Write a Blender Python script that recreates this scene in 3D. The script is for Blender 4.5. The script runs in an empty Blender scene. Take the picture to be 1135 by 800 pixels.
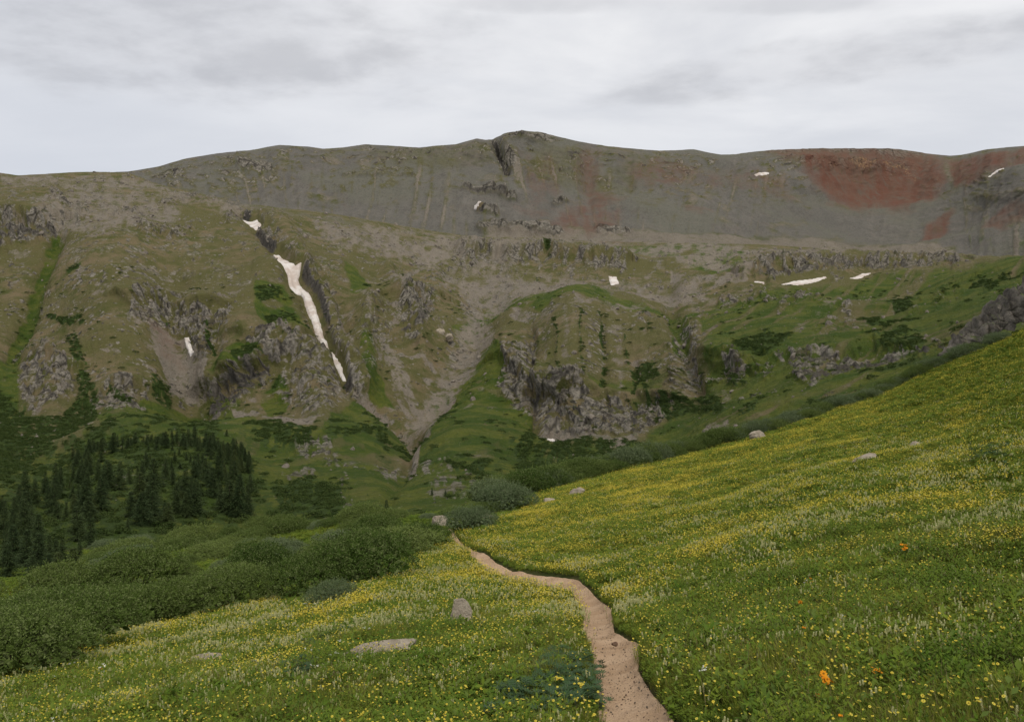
import bpy, math, random
import numpy as np
from mathutils import Vector, noise as mnoise

RNG = np.random.default_rng(7)
random.seed(7)
F, CX, HY = 883.0, 567.5, 360.0          # focal length in px, centre column, eye level row
S = bpy.context.scene
COL = S.collection

# ------------------------------------------------------------------ noise
def _h(ix, iy, iz, seed):
    h = (ix.astype(np.uint32) * np.uint32(374761393) + iy.astype(np.uint32) * np.uint32(668265263)
         + iz.astype(np.uint32) * np.uint32(2147483647) + np.uint32(seed * 1013904223 & 0xffffffff))
    h = (h ^ (h >> np.uint32(13))) * np.uint32(1274126177)
    h = (h ^ (h >> np.uint32(16))) * np.uint32(2246822519)
    return h ^ (h >> np.uint32(15))

def pnoise(x, y, z=None, seed=0):
    x = np.asarray(x, float); y = np.asarray(y, float)
    z = np.zeros_like(x) if z is None else np.asarray(z, float)
    fx, fy, fz = np.floor(x), np.floor(y), np.floor(z)
    ix, iy, iz = fx.astype(np.int64), fy.astype(np.int64), fz.astype(np.int64)
    dx, dy, dz = x - fx, y - fy, z - fz
    u, v, w = [t * t * t * (t * (t * 6 - 15) + 10) for t in (dx, dy, dz)]
    def g(a, b, c):
        hh = _h(ix + a, iy + b, iz + c, seed)
        gx = (hh & np.uint32(1023)) / 511.5 - 1
        gy = ((hh >> np.uint32(10)) & np.uint32(1023)) / 511.5 - 1
        gz = ((hh >> np.uint32(20)) & np.uint32(1023)) / 511.5 - 1
        return gx * (dx - a) + gy * (dy - b) + gz * (dz - c)
    def L(a, b, t): return a + (b - a) * t
    return L(L(L(g(0,0,0), g(1,0,0), u), L(g(0,1,0), g(1,1,0), u), v),
             L(L(g(0,0,1), g(1,0,1), u), L(g(0,1,1), g(1,1,1), u), v), w)

def fbm(x, y, z=None, o=5, seed=0, gain=.5, ridge=False):
    s = np.zeros(np.shape(x)); a = 1.; f = 1.; t = 0.
    for i in range(o):
        n = pnoise(x * f, y * f, None if z is None else z * f, seed + i * 17)
        s += a * ((1 - 2.2 * np.abs(n)) if ridge else 1.5 * n)
        t += a; a *= gain; f *= 2.03
    return s / t

def cells(x, y, z, seed=0, tilt=.9):
    """angular blocks: each cell is a tilted flat facet at a height of its own"""
    sh = np.shape(x); x, y, z = [np.ravel(q).astype(float) for q in (x, y, z)]
    fx, fy, fz = np.floor(x).astype(np.int64), np.floor(y).astype(np.int64), np.floor(z).astype(np.int64)
    best = np.full(len(x), 9.); sec = np.full(len(x), 9.); val = np.zeros(len(x))
    for a in (-1, 0, 1):
        for b in (-1, 0, 1):
            for c in (-1, 0, 1):
                h = _h(fx + a, fy + b, fz + c, seed); g = _h(fx + a, fy + b, fz + c, seed + 99)
                ox = (h & np.uint32(1023)) / 1023. + fx + a - x; oy = ((h >> np.uint32(10)) & np.uint32(1023)) / 1023. + fy + b - y; oz = ((h >> np.uint32(20)) & np.uint32(1023)) / 1023. + fz + c - z
                d = ox * ox + oy * oy + oz * oz
                v = (g & np.uint32(255)) / 255. + tilt * (((g >> np.uint32(8)) & np.uint32(255)) / 127.5 - 1) * ox + tilt * (((g >> np.uint32(16)) & np.uint32(255)) / 127.5 - 1) * oz
                m = d < best; sec = np.where(m, best, np.minimum(sec, d)); val = np.where(m, v, val); best = np.where(m, d, best)
    return val.reshape(sh), (np.sqrt(sec) - np.sqrt(best)).reshape(sh)

def sstep(a, b, x):
    t = np.clip((x - a) / (b - a), 0, 1)
    return t * t * (3 - 2 * t)

# ------------------------------------------------------------------ plan shapes
def sdf(pts, x, y, closed=True):
    """distance to an outline, negative inside"""
    p = np.array(pts, float); n = len(p)
    d = np.full(np.shape(x), 1e9); ins = np.zeros(np.shape(x), bool)
    for i in range(n if closed else n - 1):
        a, b = p[i], p[(i + 1) % n]
        e = b - a; q = e @ e + 1e-9
        t = np.clip(((x - a[0]) * e[0] + (y - a[1]) * e[1]) / q, 0, 1)
        d = np.minimum(d, np.hypot(x - a[0] - t * e[0], y - a[1] - t * e[1]))
        if closed:
            c = (a[1] > y) != (b[1] > y)
            with np.errstate(divide='ignore', invalid='ignore'):
                xi = (b[0] - a[0]) * (y - a[1]) / (b[1] - a[1] + 1e-12) + a[0]
            ins ^= c & (x < xi)
    return np.where(ins, -d, d) if closed else d

def curve(pts):
    p = np.array(pts, float)
    return lambda x: np.interp(x, p[:, 0], p[:, 1])

class Depth:
    """smooth distance over the view, from surveyed spots (thin plate on log distance)"""
    def __init__(s, pts, lam=2e-3):
        p = np.array(pts, float); s.c = p[:, :2] / 300.; v = np.log(p[:, 2]); n = len(p)
        s.c[:, 1] *= 1.6
        K = s.k(s.c) + np.eye(n) * lam
        P = np.c_[np.ones(n), s.c]
        A = np.block([[K, P], [P.T, np.zeros((3, 3))]])
        s.w = np.linalg.solve(A, np.r_[v, 0, 0, 0])
    def k(s, q):
        r2 = ((q[:, None, :] - s.c[None]) ** 2).sum(-1)
        return .5 * r2 * np.log(r2 + 1e-12)
    def __call__(s, x, y):
        sh = np.shape(x); q = np.c_[np.ravel(x) / 300., np.ravel(y) / 300. * 1.6]
        out = np.empty(len(q))
        for i in range(0, len(q), 40000):
            b = q[i:i + 40000]
            out[i:i + 40000] = s.k(b) @ s.w[:-3] + np.c_[np.ones(len(b)), b] @ s.w[-3:]
        return np.exp(out).reshape(sh)

def unproj(x, y, Y):
    return np.stack([(x - CX) / F * Y, Y, -(y - HY) / F * Y], -1)

class Sheet:
    """one terrain surface: columns spread by bearing, rows running away from the camera"""
    def __init__(s, x0, x1, nc, yb, yt, nr, depth, back, extra=(), ymax=None):
        s.x0, s.x1, s.nc, s.nr = x0, x1, nc, nr
        xs = np.linspace(x0, x1, nc); v = np.linspace(0, 1, nr)
        X, V = np.meshgrid(xs, v); Yp = yb(X) + (yt(X) - yb(X)) * V
        D = depth(X, Yp)
        D = np.maximum.accumulate(D, axis=0)
        P = unproj(X, Yp, D)
        ex = []
        for k, (dd, slope) in enumerate(back):       # ground carries on behind the crest
            q = P[-1].copy(); sc = 1 + dd / q[:, 1]
            q[:, 0] *= sc; q[:, 1] *= sc; q[:, 2] -= slope
            ex.append(q)
        s.nb = len(ex)
        if ex:
            P = np.concatenate([P, np.array(ex)], 0)
            X = np.concatenate([X, np.repeat(X[-1:], len(ex), 0)]); Yp = np.concatenate([Yp, np.repeat(Yp[-1:], len(ex), 0)])
        s.X, s.Yp, s.P = X, Yp, P; s.yb, s.yt = yb, yt
        s.normals()
    def normals(s):
        a = np.gradient(s.P, axis=1); b = np.gradient(s.P, axis=0)
        n = np.cross(a, b); n /= np.linalg.norm(n, axis=-1, keepdims=True) + 1e-12
        n *= np.sign(n[..., 2:3] + 1e-9)
        s.N = n
    def push(s, h):
        s.P = s.P + s.N * h[..., None]
    def rc(s, x, y):
        x = np.asarray(x, float); y = np.asarray(y, float)
        c = (x - s.x0) / (s.x1 - s.x0) * (s.nc - 1)
        r = (y - s.yb(x)) / (s.yt(x) - s.yb(x)) * (s.nr - 1)
        return r, c
    def samp(s, A, r, c):
        r = np.clip(r, 0, A.shape[0] - 1.001); c = np.clip(c, 0, A.shape[1] - 1.001)
        i = r.astype(int); j = c.astype(int); fr = r - i; fc = c - j
        if A.ndim == 3: fr = fr[..., None]; fc = fc[..., None]
        return (A[i, j] * (1 - fr) * (1 - fc) + A[i + 1, j] * fr * (1 - fc) + A[i, j + 1] * (1 - fr) * fc + A[i + 1, j + 1] * fr * fc)
    def at(s, x, y):
        r, c = s.rc(x, y); return s.samp(s.P, r, c)
    def mesh(s, name, attrs, mat):
        R, C = s.P.shape[:2]
        idx = np.arange(R * C).reshape(R, C)
        q = np.stack([idx[:-1, :-1], idx[:-1, 1:], idx[1:, 1:], idx[1:, :-1]], -1).reshape(-1, 4)
        o = npmesh(name, s.P.reshape(-1, 3), q, mat, smooth=True)
        for k, a in attrs.items():
            at = o.data.attributes.new(k, 'FLOAT', 'POINT')
            at.data.foreach_set('value', np.ascontiguousarray(a, dtype=np.float32).ravel())
        return o

def npmesh(name, V, faces, mat=None, smooth=False, parent=None, link=True, mats=None, midx=None):
    me = bpy.data.meshes.new(name)
    V = np.ascontiguousarray(V, dtype=np.float32)
    if isinstance(faces, np.ndarray):
        k = faces.shape[1]; nf = len(faces)
        me.vertices.add(len(V)); me.vertices.foreach_set('co', V.ravel())
        me.loops.add(nf * k); me.loops.foreach_set('vertex_index', np.ascontiguousarray(faces, dtype=np.int32).ravel())
        me.polygons.add(nf)
        me.polygons.foreach_set('loop_start', np.arange(0, nf * k, k, dtype=np.int32))
        me.polygons.foreach_set('loop_total', np.full(nf, k, dtype=np.int32))
        if midx is not None: me.polygons.foreach_set('material_index', np.asarray(midx, dtype=np.int32))
        me.polygons.foreach_set('use_smooth', np.full(nf, smooth, dtype=bool))
        me.update(calc_edges=True); me.validate()
    else:
        me.from_pydata([tuple(map(float, v)) for v in V], [], faces); me.update()
        for p in me.polygons: p.use_smooth = smooth
    if mats:
        for m in mats: me.materials.append(m)
    elif mat: me.materials.append(mat)
    o = bpy.data.objects.new(name, me)
    if link: COL.objects.link(o)
    if parent: o.parent = parent
    return o

def tag(o, label=None, cat=None, group=None, kind=None):
    if label: o['label'] = label
    if cat: o['category'] = cat
    if group: o['group'] = group
    if kind: o['kind'] = kind
    return o

# ------------------------------------------------------------------ material helper
class NT:
    def __init__(s, name, rough=.9, spec=.15):
        s.m = bpy.data.materials.new(name); s.m.use_nodes = True
        s.t = s.m.node_tree; s.t.nodes.clear()
        s.out = s.n('ShaderNodeOutputMaterial'); s.b = s.n('ShaderNodeBsdfPrincipled')
        s.b.inputs['Roughness'].default_value = rough
        s.b.inputs['Specular IOR Level'].default_value = spec
        s.l(s.b.outputs[0], s.out.inputs[0])
        s.tc = s.n('ShaderNodeTexCoord').outputs['Object']
        s.geo = s.n('ShaderNodeNewGeometry')
    def n(s, t, **k):
        n = s.t.nodes.new(t)
        for a, b in k.items(): setattr(n, a, b)
        return n
    def l(s, a, b): s.t.links.new(a, b)
    def put(s, sock, v):
        if isinstance(v, (int, float)): sock.default_value = v
        elif isinstance(v, tuple): sock.default_value = v if len(v) == len(sock.default_value) else (*v, 1)
        else: s.l(v, sock)
    def noise(s, scale, detail=6, rough=.6, stretch=None, vec=None, dist=0):
        v = vec or s.geo.outputs['Position']
        if stretch:
            mp = s.n('ShaderNodeMapping'); mp.inputs['Scale'].default_value = stretch; s.l(v, mp.inputs[0]); v = mp.outputs[0]
        n = s.n('ShaderNodeTexNoise'); n.inputs['Scale'].default_value = scale
        n.inputs['Detail'].default_value = detail; n.inputs['Roughness'].default_value = rough
        n.inputs['Distortion'].default_value = dist
        s.l(v, n.inputs['Vector']); return n.outputs['Fac']
    def vor(s, scale, feature='DISTANCE_TO_EDGE', stretch=None, out='Distance'):
        v = s.geo.outputs['Position']
        if stretch:
            mp = s.n('ShaderNodeMapping'); mp.inputs['Scale'].default_value = stretch; s.l(v, mp.inputs[0]); v = mp.outputs[0]
        n = s.n('ShaderNodeTexVoronoi'); n.feature = feature; n.inputs['Scale'].default_value = scale
        s.l(v, n.inputs['Vector']); return n.outputs[out]
    def attr(s, name, typ='GEOMETRY'):
        n = s.n('ShaderNodeAttribute'); n.attribute_name = name; n.attribute_type = typ; return n.outputs['Fac']
    def math(s, op, a, b=0., clamp=False, c=None):
        n = s.n('ShaderNodeMath', operation=op, use_clamp=clamp); s.put(n.inputs[0], a); s.put(n.inputs[1], b)
        if c is not None: s.put(n.inputs[2], c)
        return n.outputs[0]
    def mr(s, v, a, b, lo=0., hi=1., smooth=True):
        n = s.n('ShaderNodeMapRange'); n.interpolation_type = 'SMOOTHSTEP' if smooth else 'LINEAR'
        for i, q in enumerate((v, a, b, lo, hi)): s.put(n.inputs[i], q)
        return n.outputs[0]
    def mix(s, f, a, b, mode='MIX'):
        n = s.n('ShaderNodeMix', data_type='RGBA', blend_type=mode)
        s.put(n.inputs[0], f); s.put(n.inputs[6], a); s.put(n.inputs[7], b); return n.outputs[2]
    def bump(s, h, dist, strength=1.):
        n = s.n('ShaderNodeBump'); n.inputs['Strength'].default_value = strength; n.inputs['Distance'].default_value = dist
        s.l(h, n.inputs['Height']); s.l(n.outputs[0], s.b.inputs['Normal'])
    def edge(s, mask, nz, k=.7, w=.18):
        """mask with a noisy edge"""
        t = s.math('MULTIPLY_ADD', s.math('SUBTRACT', nz, .5), k * 2, c=mask)
        return s.mr(t, .5 - w, .5 + w)

def slope_material(name, far=False):
    m = NT(name, .95, .08); P = m.geo.outputs['Position']
    k = .4 if far else 1.
    nb = m.noise(.012 * k, 5, .6); nm = m.noise(.07 * k, 7, .68); nf = m.noise(.45 * k, 6, .7); ns = m.noise(.05 * k, 8, .7, (3, 1, .5))
    sp = m.noise(1.6 * k, 3, .7)
    base = m.mix(m.mr(nm, .36, .64), (.070, .078, .022), (.165, .130, .074))
    base = m.mix(m.mr(nb, .4, .62), base, m.mix(nf, (.078, .080, .026), (.128, .112, .050)))
    base = m.mix(m.mr(nf, .60, .70, 0, .75), base, (.19, .165, .13))         # stones showing through the turf
    lush = m.mix(m.mr(nm, .38, .62), (.036, .064, .008), (.100, .112, .020))
    lush = m.mix(m.mr(nf, .35, .7, 0, .7), lush, (.052, .076, .018))
    c = m.mix(m.edge(m.attr('lush'), nm, .5), base, lush)
    st = m.attr('streak')
    scree = m.mix(m.mr(ns, .35, .65), (.145, .122, .096), (.205, .175, .138))
    scree = m.mix(m.mr(st, .35, .7, 0, .6), scree, (.140, .126, .105))
    scree = m.mix(m.mr(sp, .42, .62, 0, .5), scree, (.29, .255, .215))
    c = m.mix(m.edge(m.attr('scree'), m.math('ADD', m.math('MULTIPLY', nm, .5), m.math('MULTIPLY', nf, .5)), 1.0, .22), c, scree)
    crk = m.mr(m.vor(.09 * k, stretch=(1, 1, .55)), 0, .10, 1, 0)
    rock = m.mix(m.mr(nf, .35, .66), (.080, .073, .062), (.270, .245, .205))
    rock = m.mix(m.mr(ns, .5, .7, 0, .8), rock, (.125, .110, .088))
    rock = m.mix(m.math('MULTIPLY', crk, .75), rock, (.030, .027, .024))
    rock = m.mix(m.mr(nm, .56, .66, 0, .8), rock, (.045, .052, .018))        # moss and turf on ledges
    up = m.n('ShaderNodeSeparateXYZ'); m.l(m.geo.outputs['True Normal'], up.inputs[0])
    flat = m.mr(up.outputs[2], .80, .93)
    rk = m.edge(m.attr('rock'), nf, .45, .14)
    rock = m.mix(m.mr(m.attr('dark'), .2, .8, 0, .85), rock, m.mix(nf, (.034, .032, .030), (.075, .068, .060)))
    c = m.mix(m.mr(m.noise(1.1 * k, 3, .7), .57, .66, 0, .55), c, (.032, .046, .012))      # small dark cushions
    c = m.mix(m.mr(m.noise(.8 * k, 4, .75), .62, .70, 0, .7), c, (.25, .215, .17))         # pale stones
    c = m.mix(m.math('MULTIPLY', rk, m.math('SUBTRACT', 1., m.math('MULTIPLY', flat, .25))), c, rock)
    grey = m.mix(m.mr(ns, .4, .6), (.112, .104, .094), (.155, .145, .129))
    grey = m.mix(m.mr(st, .3, .7, 0, .8), grey, (.100, .099, .090))
    grey = m.mix(m.mr(nb, .45, .6, 0, .7), grey, (.125, .126, .098))
    grey = m.mix(m.mr(sp, .45, .65, 0, .6), grey, (.20, .18, .15))
    grey = m.mix(m.mr(nf, .5, .66, 0, .7), grey, (.082, .076, .066))
    c = m.mix(m.edge(m.attr('grey'), nm, .35, .3), c, grey)
    red = m.mix(m.mr(st, .25, .75), (.135, .058, .040), (.145, .085, .060))
    red = m.mix(m.mr(ns, .46, .64, 0, .8), red, (.130, .100, .078))
    c = m.mix(m.edge(m.attr('red'), m.math('ADD', m.math('MULTIPLY', ns, .5), m.math('MULTIPLY', nm, .5)), 1.1, .5), c, red)
    c = m.mix(m.math('MULTIPLY', m.edge(m.attr('orange'), nf, .9, .10), m.mr(sp, .42, .55)), c, (.36, .23, .11))
    sh = m.mix(m.mr(nf, .35, .65), (.022, .038, .010), (.050, .076, .018))
    c = m.mix(m.edge(m.attr('shrub'), nf, .5, .12), c, sh)
    m.l(c, m.b.inputs['Base Color'])
    h = m.math('ADD', m.math('MULTIPLY', nf, 1.), m.math('MULTIPLY', sp, .5))
    h = m.math('ADD', h, m.math('MULTIPLY', m.math('MULTIPLY', crk, rk), -.7))
    m.bump(h, 1.4 / k, 1.)
    return m.m

# ------------------------------------------------------------------ terrain surfaces
L1 = curve([(-300,632),(0,622),(150,606),(300,592),(400,580),(480,570),(540,558),(590,548),(640,534),(700,520),(760,504),(830,487),(900,465),(970,441),(1030,414),(1080,392),(1135,367),(1450,215)])
L2 = curve([(-300,180),(0,192),(20,195),(50,193),(84,191),(115,191.5),(142,192),(165,200),(189,208),(236,218),(270,227),(297,229),(331,232),(380,239),(441,251),(491,259),(522,262.6),(569,264),(620,266),(684,268),(760,270),(850,272),(950,278),(1050,284),(1135,284),(1450,262)])
SKY = curve([(-300,205),(-100,200),(142,190),(175,185),(209,175.5),(243,170),(277,167),(310,161),(341,163),(358,165.5),(380,163.5),(403.6,160),(427,161),(464,164),(505,161),(528.5,154),(539,156),(543,154),(555.5,151.5),(559,148.6),(579,145),(599,147),(636.5,156),(673.6,163),(731,168),(755,167),(768.5,166),(799,172),(816,171.5),(822.5,170),(856,166.5),(897,165),(978,164),(995,165),(1025,170),(1052,173),(1065.5,172),(1092.5,166.5),(1135,163),(1450,140)])

near = Depth([(480,570,48),(590,548,55),(700,520,62),(830,487,68),(970,441,74),(1135,367,78),(1400,240,85),(300,592,60),(0,622,55),(-250,625,50),(0,700,22),(0,760,13.5),(0,800,10.5),(200,800,8.6),(400,800,7.2),(200,700,18),(200,650,31),(400,730,10.8),(400,670,18),(400,620,32),
              (700,800,6),(690,744,8),(660,697,11),(658,665,15),(610,642,20.5),(504,600,34),(900,800,4.9),(1135,800,4.3),(1400,800,3.8),(900,700,7.6),(1135,650,8.8),(1400,600,9),(900,600,15),(1135,500,22),(1400,400,25),(900,530,29),(1135,430,40),(750,600,22),(750,550,39),(650,580,34),(650,620,24),
              (700,950,3.6),(300,950,4.6),(0,950,5.5),(1135,950,2.9),(700,1300,1.9),(1135,1300,1.7),(0,1300,2.6),(-250,1300,3),(-250,800,14),(-250,950,8),(700,2000,1.0),(0,2000,1.3),(1400,2000,.9),(-250,2000,1.4)])
mid = Depth([(-250,600,70),(0,600,82),(0,560,112),(150,600,85),(150,580,104),(262,578,116),(300,570,122),(150,540,150),(150,510,215),(220,505,225),(200,480,330),(30,530,200),(80,500,270),(0,500,235),(0,430,380),(350,570,110),(420,560,95),(430,520,190),(540,540,110),(540,500,220),(400,480,320),(460,485,325),(620,500,290),(620,488,325),(620,440,370),(620,350,520),(700,480,265),(700,440,350),(700,340,560),(740,450,305),
             (620,545,100),(700,530,130),(800,490,150),(900,450,160),(1000,410,165),(1100,370,130),(1135,350,140),(900,412,205),(800,440,230),(800,390,330),(900,370,320),(900,335,470),(1135,305,340),(1000,340,400),(1040,308,600),(1135,290,520),(1400,300,300),(900,313,640),(900,300,700),(900,286,900),(1050,286,950),(760,271,1150),(620,267,1200),(500,263,1050),(380,240,950),(270,229,960),(140,193,1100),(0,193,1000),(-250,190,900),
             (0,470,310),(0,400,450),(0,300,620),(0,240,760),(-250,400,420),(-250,500,230),(150,460,370),(150,400,450),(150,300,600),(150,240,760),(300,470,345),(300,400,430),(300,300,600),(300,250,780),(400,430,400),(400,350,560),(400,280,750),(500,430,420),(500,350,600),(500,290,850),(620,310,780),(620,285,950),(750,330,650),(750,300,850)])
far = Depth([(-250,300,1300),(-250,200,1900),(140,260,1300),(140,190,1900),(300,260,1300),(300,200,1600),(300,163,2000),(450,290,1250),(450,260,1400),(450,210,1680),(450,163,2050),(580,290,1300),(580,260,1450),(580,200,1750),(580,145,2000),(700,290,1300),(700,262,1480),(700,215,1750),(700,165,2100),(850,290,1250),(850,260,1600),(850,200,1950),(850,167,2200),
             (960,290,1300),(960,262,1650),(960,235,1980),(960,200,2150),(960,164,2300),(1060,290,1250),(1060,262,1450),(1060,220,1800),(1060,172,2250),(1135,290,1150),(1135,250,1300),(1135,195,1500),(1135,163,2000),(1400,290,1000),(1400,220,1200),(1400,140,1700)])

meadow = Sheet(-280, 1430, 900, lambda x: 2000 + 0 * x, L1, 2, near, [])
# rows denser where they show: warp by hand
def near_rows():
    v = np.r_[np.linspace(0, 1, 60)[:-1] ** 0.8 * 1150 / 1, ]
    return v
class NearSheet(Sheet):
    def __init__(s):
        s.x0, s.x1, s.nc = -280, 1430, 950
        t = np.r_[np.linspace(0, .45, 60)[:-1], np.linspace(.45, 1, 300)]     # first part: ground under the camera
        s.t = t; s.nr = len(t)
        xs = np.linspace(s.x0, s.x1, s.nc)
        X, T = np.meshgrid(xs, t)
        top = L1(X)
        Yp = np.where(T < .45, 2000 + (860 - 2000) * (T / .45), 860 + (top - 860) * ((T - .45) / .55))
        D = np.maximum.accumulate(near(X, Yp), axis=0)
        P = unproj(X, Yp, D)
        ex = []
        for dd, dz in [(1,.12),(2.2,.35),(3.6,.8),(5.2,1.4),(7,2.2),(9,3.2),(12,4.8),(16,7),(22,10.5),(30,15)]:
            q = P[-1].copy(); sc = 1 + dd / q[:, 1]; q[:, 0] *= sc; q[:, 1] *= sc; q[:, 2] = q[:, 2] * 1. - dz
            ex.append(q)
        s.nb = len(ex)
        s.P = np.concatenate([P, np.array(ex)]); n = s.nb
        s.X = np.concatenate([X, np.repeat(X[-1:], n, 0)]); s.Yp = np.concatenate([Yp, np.repeat(Yp[-1:], n, 0)])
        s.normals()
    def rc(s, x, y):
        x = np.asarray(x, float); y = np.asarray(y, float)
        c = (x - s.x0) / (s.x1 - s.x0) * (s.nc - 1)
        t = np.where(y > 860, (2000 - y) / 1140 * .45, .45 + .55 * (860 - y) / (860 - L1(x)))
        return np.interp(t, s.t, np.arange(s.nr)), c
    def back(s, x, dist):
        c = (np.asarray(x, float) - s.x0) / (s.x1 - s.x0) * (s.nc - 1)
        r = s.nr - 1 + np.interp(dist, [0,1,2.2,3.6,5.2,7,9,12,16,22,30], np.arange(11))
        return s.samp(s.P, r, c)
meadow = NearSheet()

TR_L = [(494,584),(499,592),(504,600),(514,607),(527,623),(541,633),(567.5,641),(594,646),(618,648),(634,652),(643,674),(643,697),(656,717),(660,744),(660,774),(666,800),(680,860),(700,960)]
TR_R = [(499,584),(507,593),(513,600),(524,609),(542,617),(549,623),(568,631),(594,637),(615,638.5),(641,642),(674.6,665),(679,697),(708,715),(706,745),(718,764),(747,800),(800,860),(880,960)]
TRAIL = TR_L + TR_R[::-1]

# relief of the meadow
X, Yp, P = meadow.X, meadow.Yp, meadow.P
dpp = P[..., 1] / F
g = fbm(P[..., 0] * .16, P[..., 1] * .16, o=5, seed=3) * .35 + fbm(P[..., 0] * .9, P[..., 1] * .9, o=3, seed=9) * .05
g *= sstep(1, 8, P[..., 1])
tr = sdf(TRAIL, X, Yp) * dpp
g = g * (1 - sstep(-.0, -.1, tr) * .0)
g -= .09 * sstep(.15, -.12, tr)
meadow.push(g * np.minimum(1, 1)); meadow.normals()

def warp(X, Y, amp=5., sc=18., seed=50):
    return (X + fbm(X / sc, Y / sc, o=3, seed=seed) * amp, Y + fbm(X / sc, Y / sc, o=3, seed=seed + 7) * amp)

def stamp(A, feats, X, Y):
    """features: ('p', points, strength, soft) areas or ('l', points, width, strength) lines"""
    for f in feats:
        pts = np.array(f[1], float); pad = 14 + (f[2] * 2 if f[0] == 'l' else 0)
        x0, y0 = pts.min(0) - pad; x1, y1 = pts.max(0) + pad
        m = (X > x0) & (X < x1) & (Y > y0) & (Y < y1)
        if not m.any(): continue
        if f[0] == 'p':
            v = f[2] * sstep(f[3], -f[3], sdf(pts, X[m], Y[m]))
        else:
            v = f[3] * sstep(f[2] * 1.3, f[2] * .4, sdf(pts, X[m], Y[m], False))
        A[m] = np.maximum(A[m], v) if (f[2] if f[0] == 'p' else f[3]) > 0 else np.maximum(0, A[m] + v)
    return A
def p(pts, s=1., soft=4.): return ('p', pts, s, soft)
def l(pts, w, s=1.): return ('l', pts, w, s)

# ------------------------------------------------------------------ the basin slopes
slopes = Sheet(-280, 1430, 1250, lambda x: np.minimum(L1(x) + 26, 650), L2, 400, mid, [(15, 3), (40, 14), (90, 45), (200, 120)])
X, Yp = slopes.X, slopes.Yp; P = slopes.P
wx, wy = warp(X, Yp, 7, 22, 50)
Z0 = np.zeros_like(X)
scale = P[..., 1] / 500.
ROCK = [p([(0,252),(20,250),(62,250),(64,261),(30,270),(0,276)],1,2), p([(-200,250),(0,252),(0,276),(-200,280)],1,3),
    p([(165,335),(180,325),(188,340),(188,368),(168,376),(150,374),(152,355)],1,3), p([(194,345),(235,350),(241,380),(236,404),(216,398),(205,375),(187,370)],1,3),
    p([(228,430),(250,420),(290,402),(308,400),(287,425),(264,440),(250,458),(230,456)],1,3), p([(272,385),(290,378),(332,380),(332,402),(290,406)],1,3),
    p([(303,432),(320,395),(345,385),(375,408),(382,440),(372,472),(350,482),(318,455)],.75,5), p([(30,410),(45,403),(75,425),(80,440),(50,460),(25,447),(15,425)],1,4),
    p([(100,458),(130,440),(165,445),(168,460),(140,475),(100,472)],.9,4), p([(290,250),(345,290),(385,350),(440,335),(485,330),(482,370),(440,385),(420,420),(400,440),(380,425),(350,360),(318,300)],.55,10),
    p([(446,320),(482,330),(482,358),(465,388),(445,380),(438,345)],1,4), l([(270,232),(300,262),(328,300),(345,335)],6,.9), l([(345,335),(368,385),(395,436)],7,1.),
    l([(515,283),(560,288),(620,290),(650,291),(690,298)],6,.8), p([(570,285),(620,288),(640,296),(580,296)],.6,4),
    p([(556,388),(592,378),(602,440),(594,470),(570,462),(552,430)],.9,4), p([(590,440),(640,428),(662,452),(690,448),(703,455),(735,445),(748,458),(712,482),(650,490),(600,490),(592,465)],1,3),
    p([(738,385),(758,350),(776,360),(782,400),(768,432),(750,442)],.75,5), p([(858,398),(885,391),(935,396),(950,400),(1002,388),(1003,401),(960,409),(935,414),(900,427),(883,418),(872,406)],1,2.5),
    p([(795,420),(805,405),(820,398),(835,410),(815,427)],1,3), p([(828,312),(855,298),(900,296),(960,292),(1065,289),(1065,297),(980,302),(900,306),(880,313),(840,315)],1,2),
    l([(800,334),(850,329),(890,327)],4,.8), l([(870,345),(910,340)],4,.8), p([(915,355),(940,346),(950,352),(920,364)],.9,3), p([(700,470),(735,450),(750,440),(752,455),(722,478)],1,3),
    l([(130,240),(150,235)],5,.9), l([(60,215),(75,235),(90,240)],7,.8), l([(250,245),(268,240)],5,.9), l([(160,262),(205,260)],4,.8),l([(180,222),(250,222),(275,235)],4,.8),
    p([(300,215),(330,215),(330,225)],.1,3), p([(320,505),(360,500),(380,515),(340,520)],.9,3), p([(335,520),(385,518),(440,512),(462,505),(470,515),(430,530),(370,528)],.7,4), p([(310,535),(350,530),(352,540),(318,543)],.8,2), p([(455,518),(500,512),(520,520),(470,528)],.8,3),
    p([(468,532),(520,520),(540,528),(505,545),(470,548)],.7,3), p([(375,535),(390,530),(392,560),(378,562)],.7,3), p([(640,512),(700,505),(705,512),(650,520)],.6,3), p([(485,425),(540,400),(560,430),(520,450),(500,465)],.35,6),
    p([(15,380),(40,395),(30,410),(10,400)],.7,4), p([(40,320),(65,320),(60,340),(40,335)],.6,4), p([(235,362),(262,350),(262,365),(240,385)],.8,3), p([(125,545),(160,535),(160,560),(120,570),(100,590),(95,575)],.5,4), p([(25,525),(75,515),(80,535),(40,545)],.5,4),
    p([(500,330),(540,325),(560,345),(530,360)],.5,5), p([(700,355),(740,350),(740,380),(705,375)],.4,6), p([(820,470),(850,468),(845,480),(825,482)],.5,3), l([(1010,350),(1060,325)],4,.5), l([(760,360),(790,355)],5,.7), l([(838,412),(858,406)],3,.9), l([(760,428),(800,418)],3,.6), l([(1000,393),(1045,383)],3.5,.9), l([(905,372),(950,362)],2.5,.6), l([(820,440),(860,430)],2.5,.6), l([(930,340),(985,330)],2.5,.6), l([(1020,330),(1060,318)],2.5,.6)]
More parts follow.
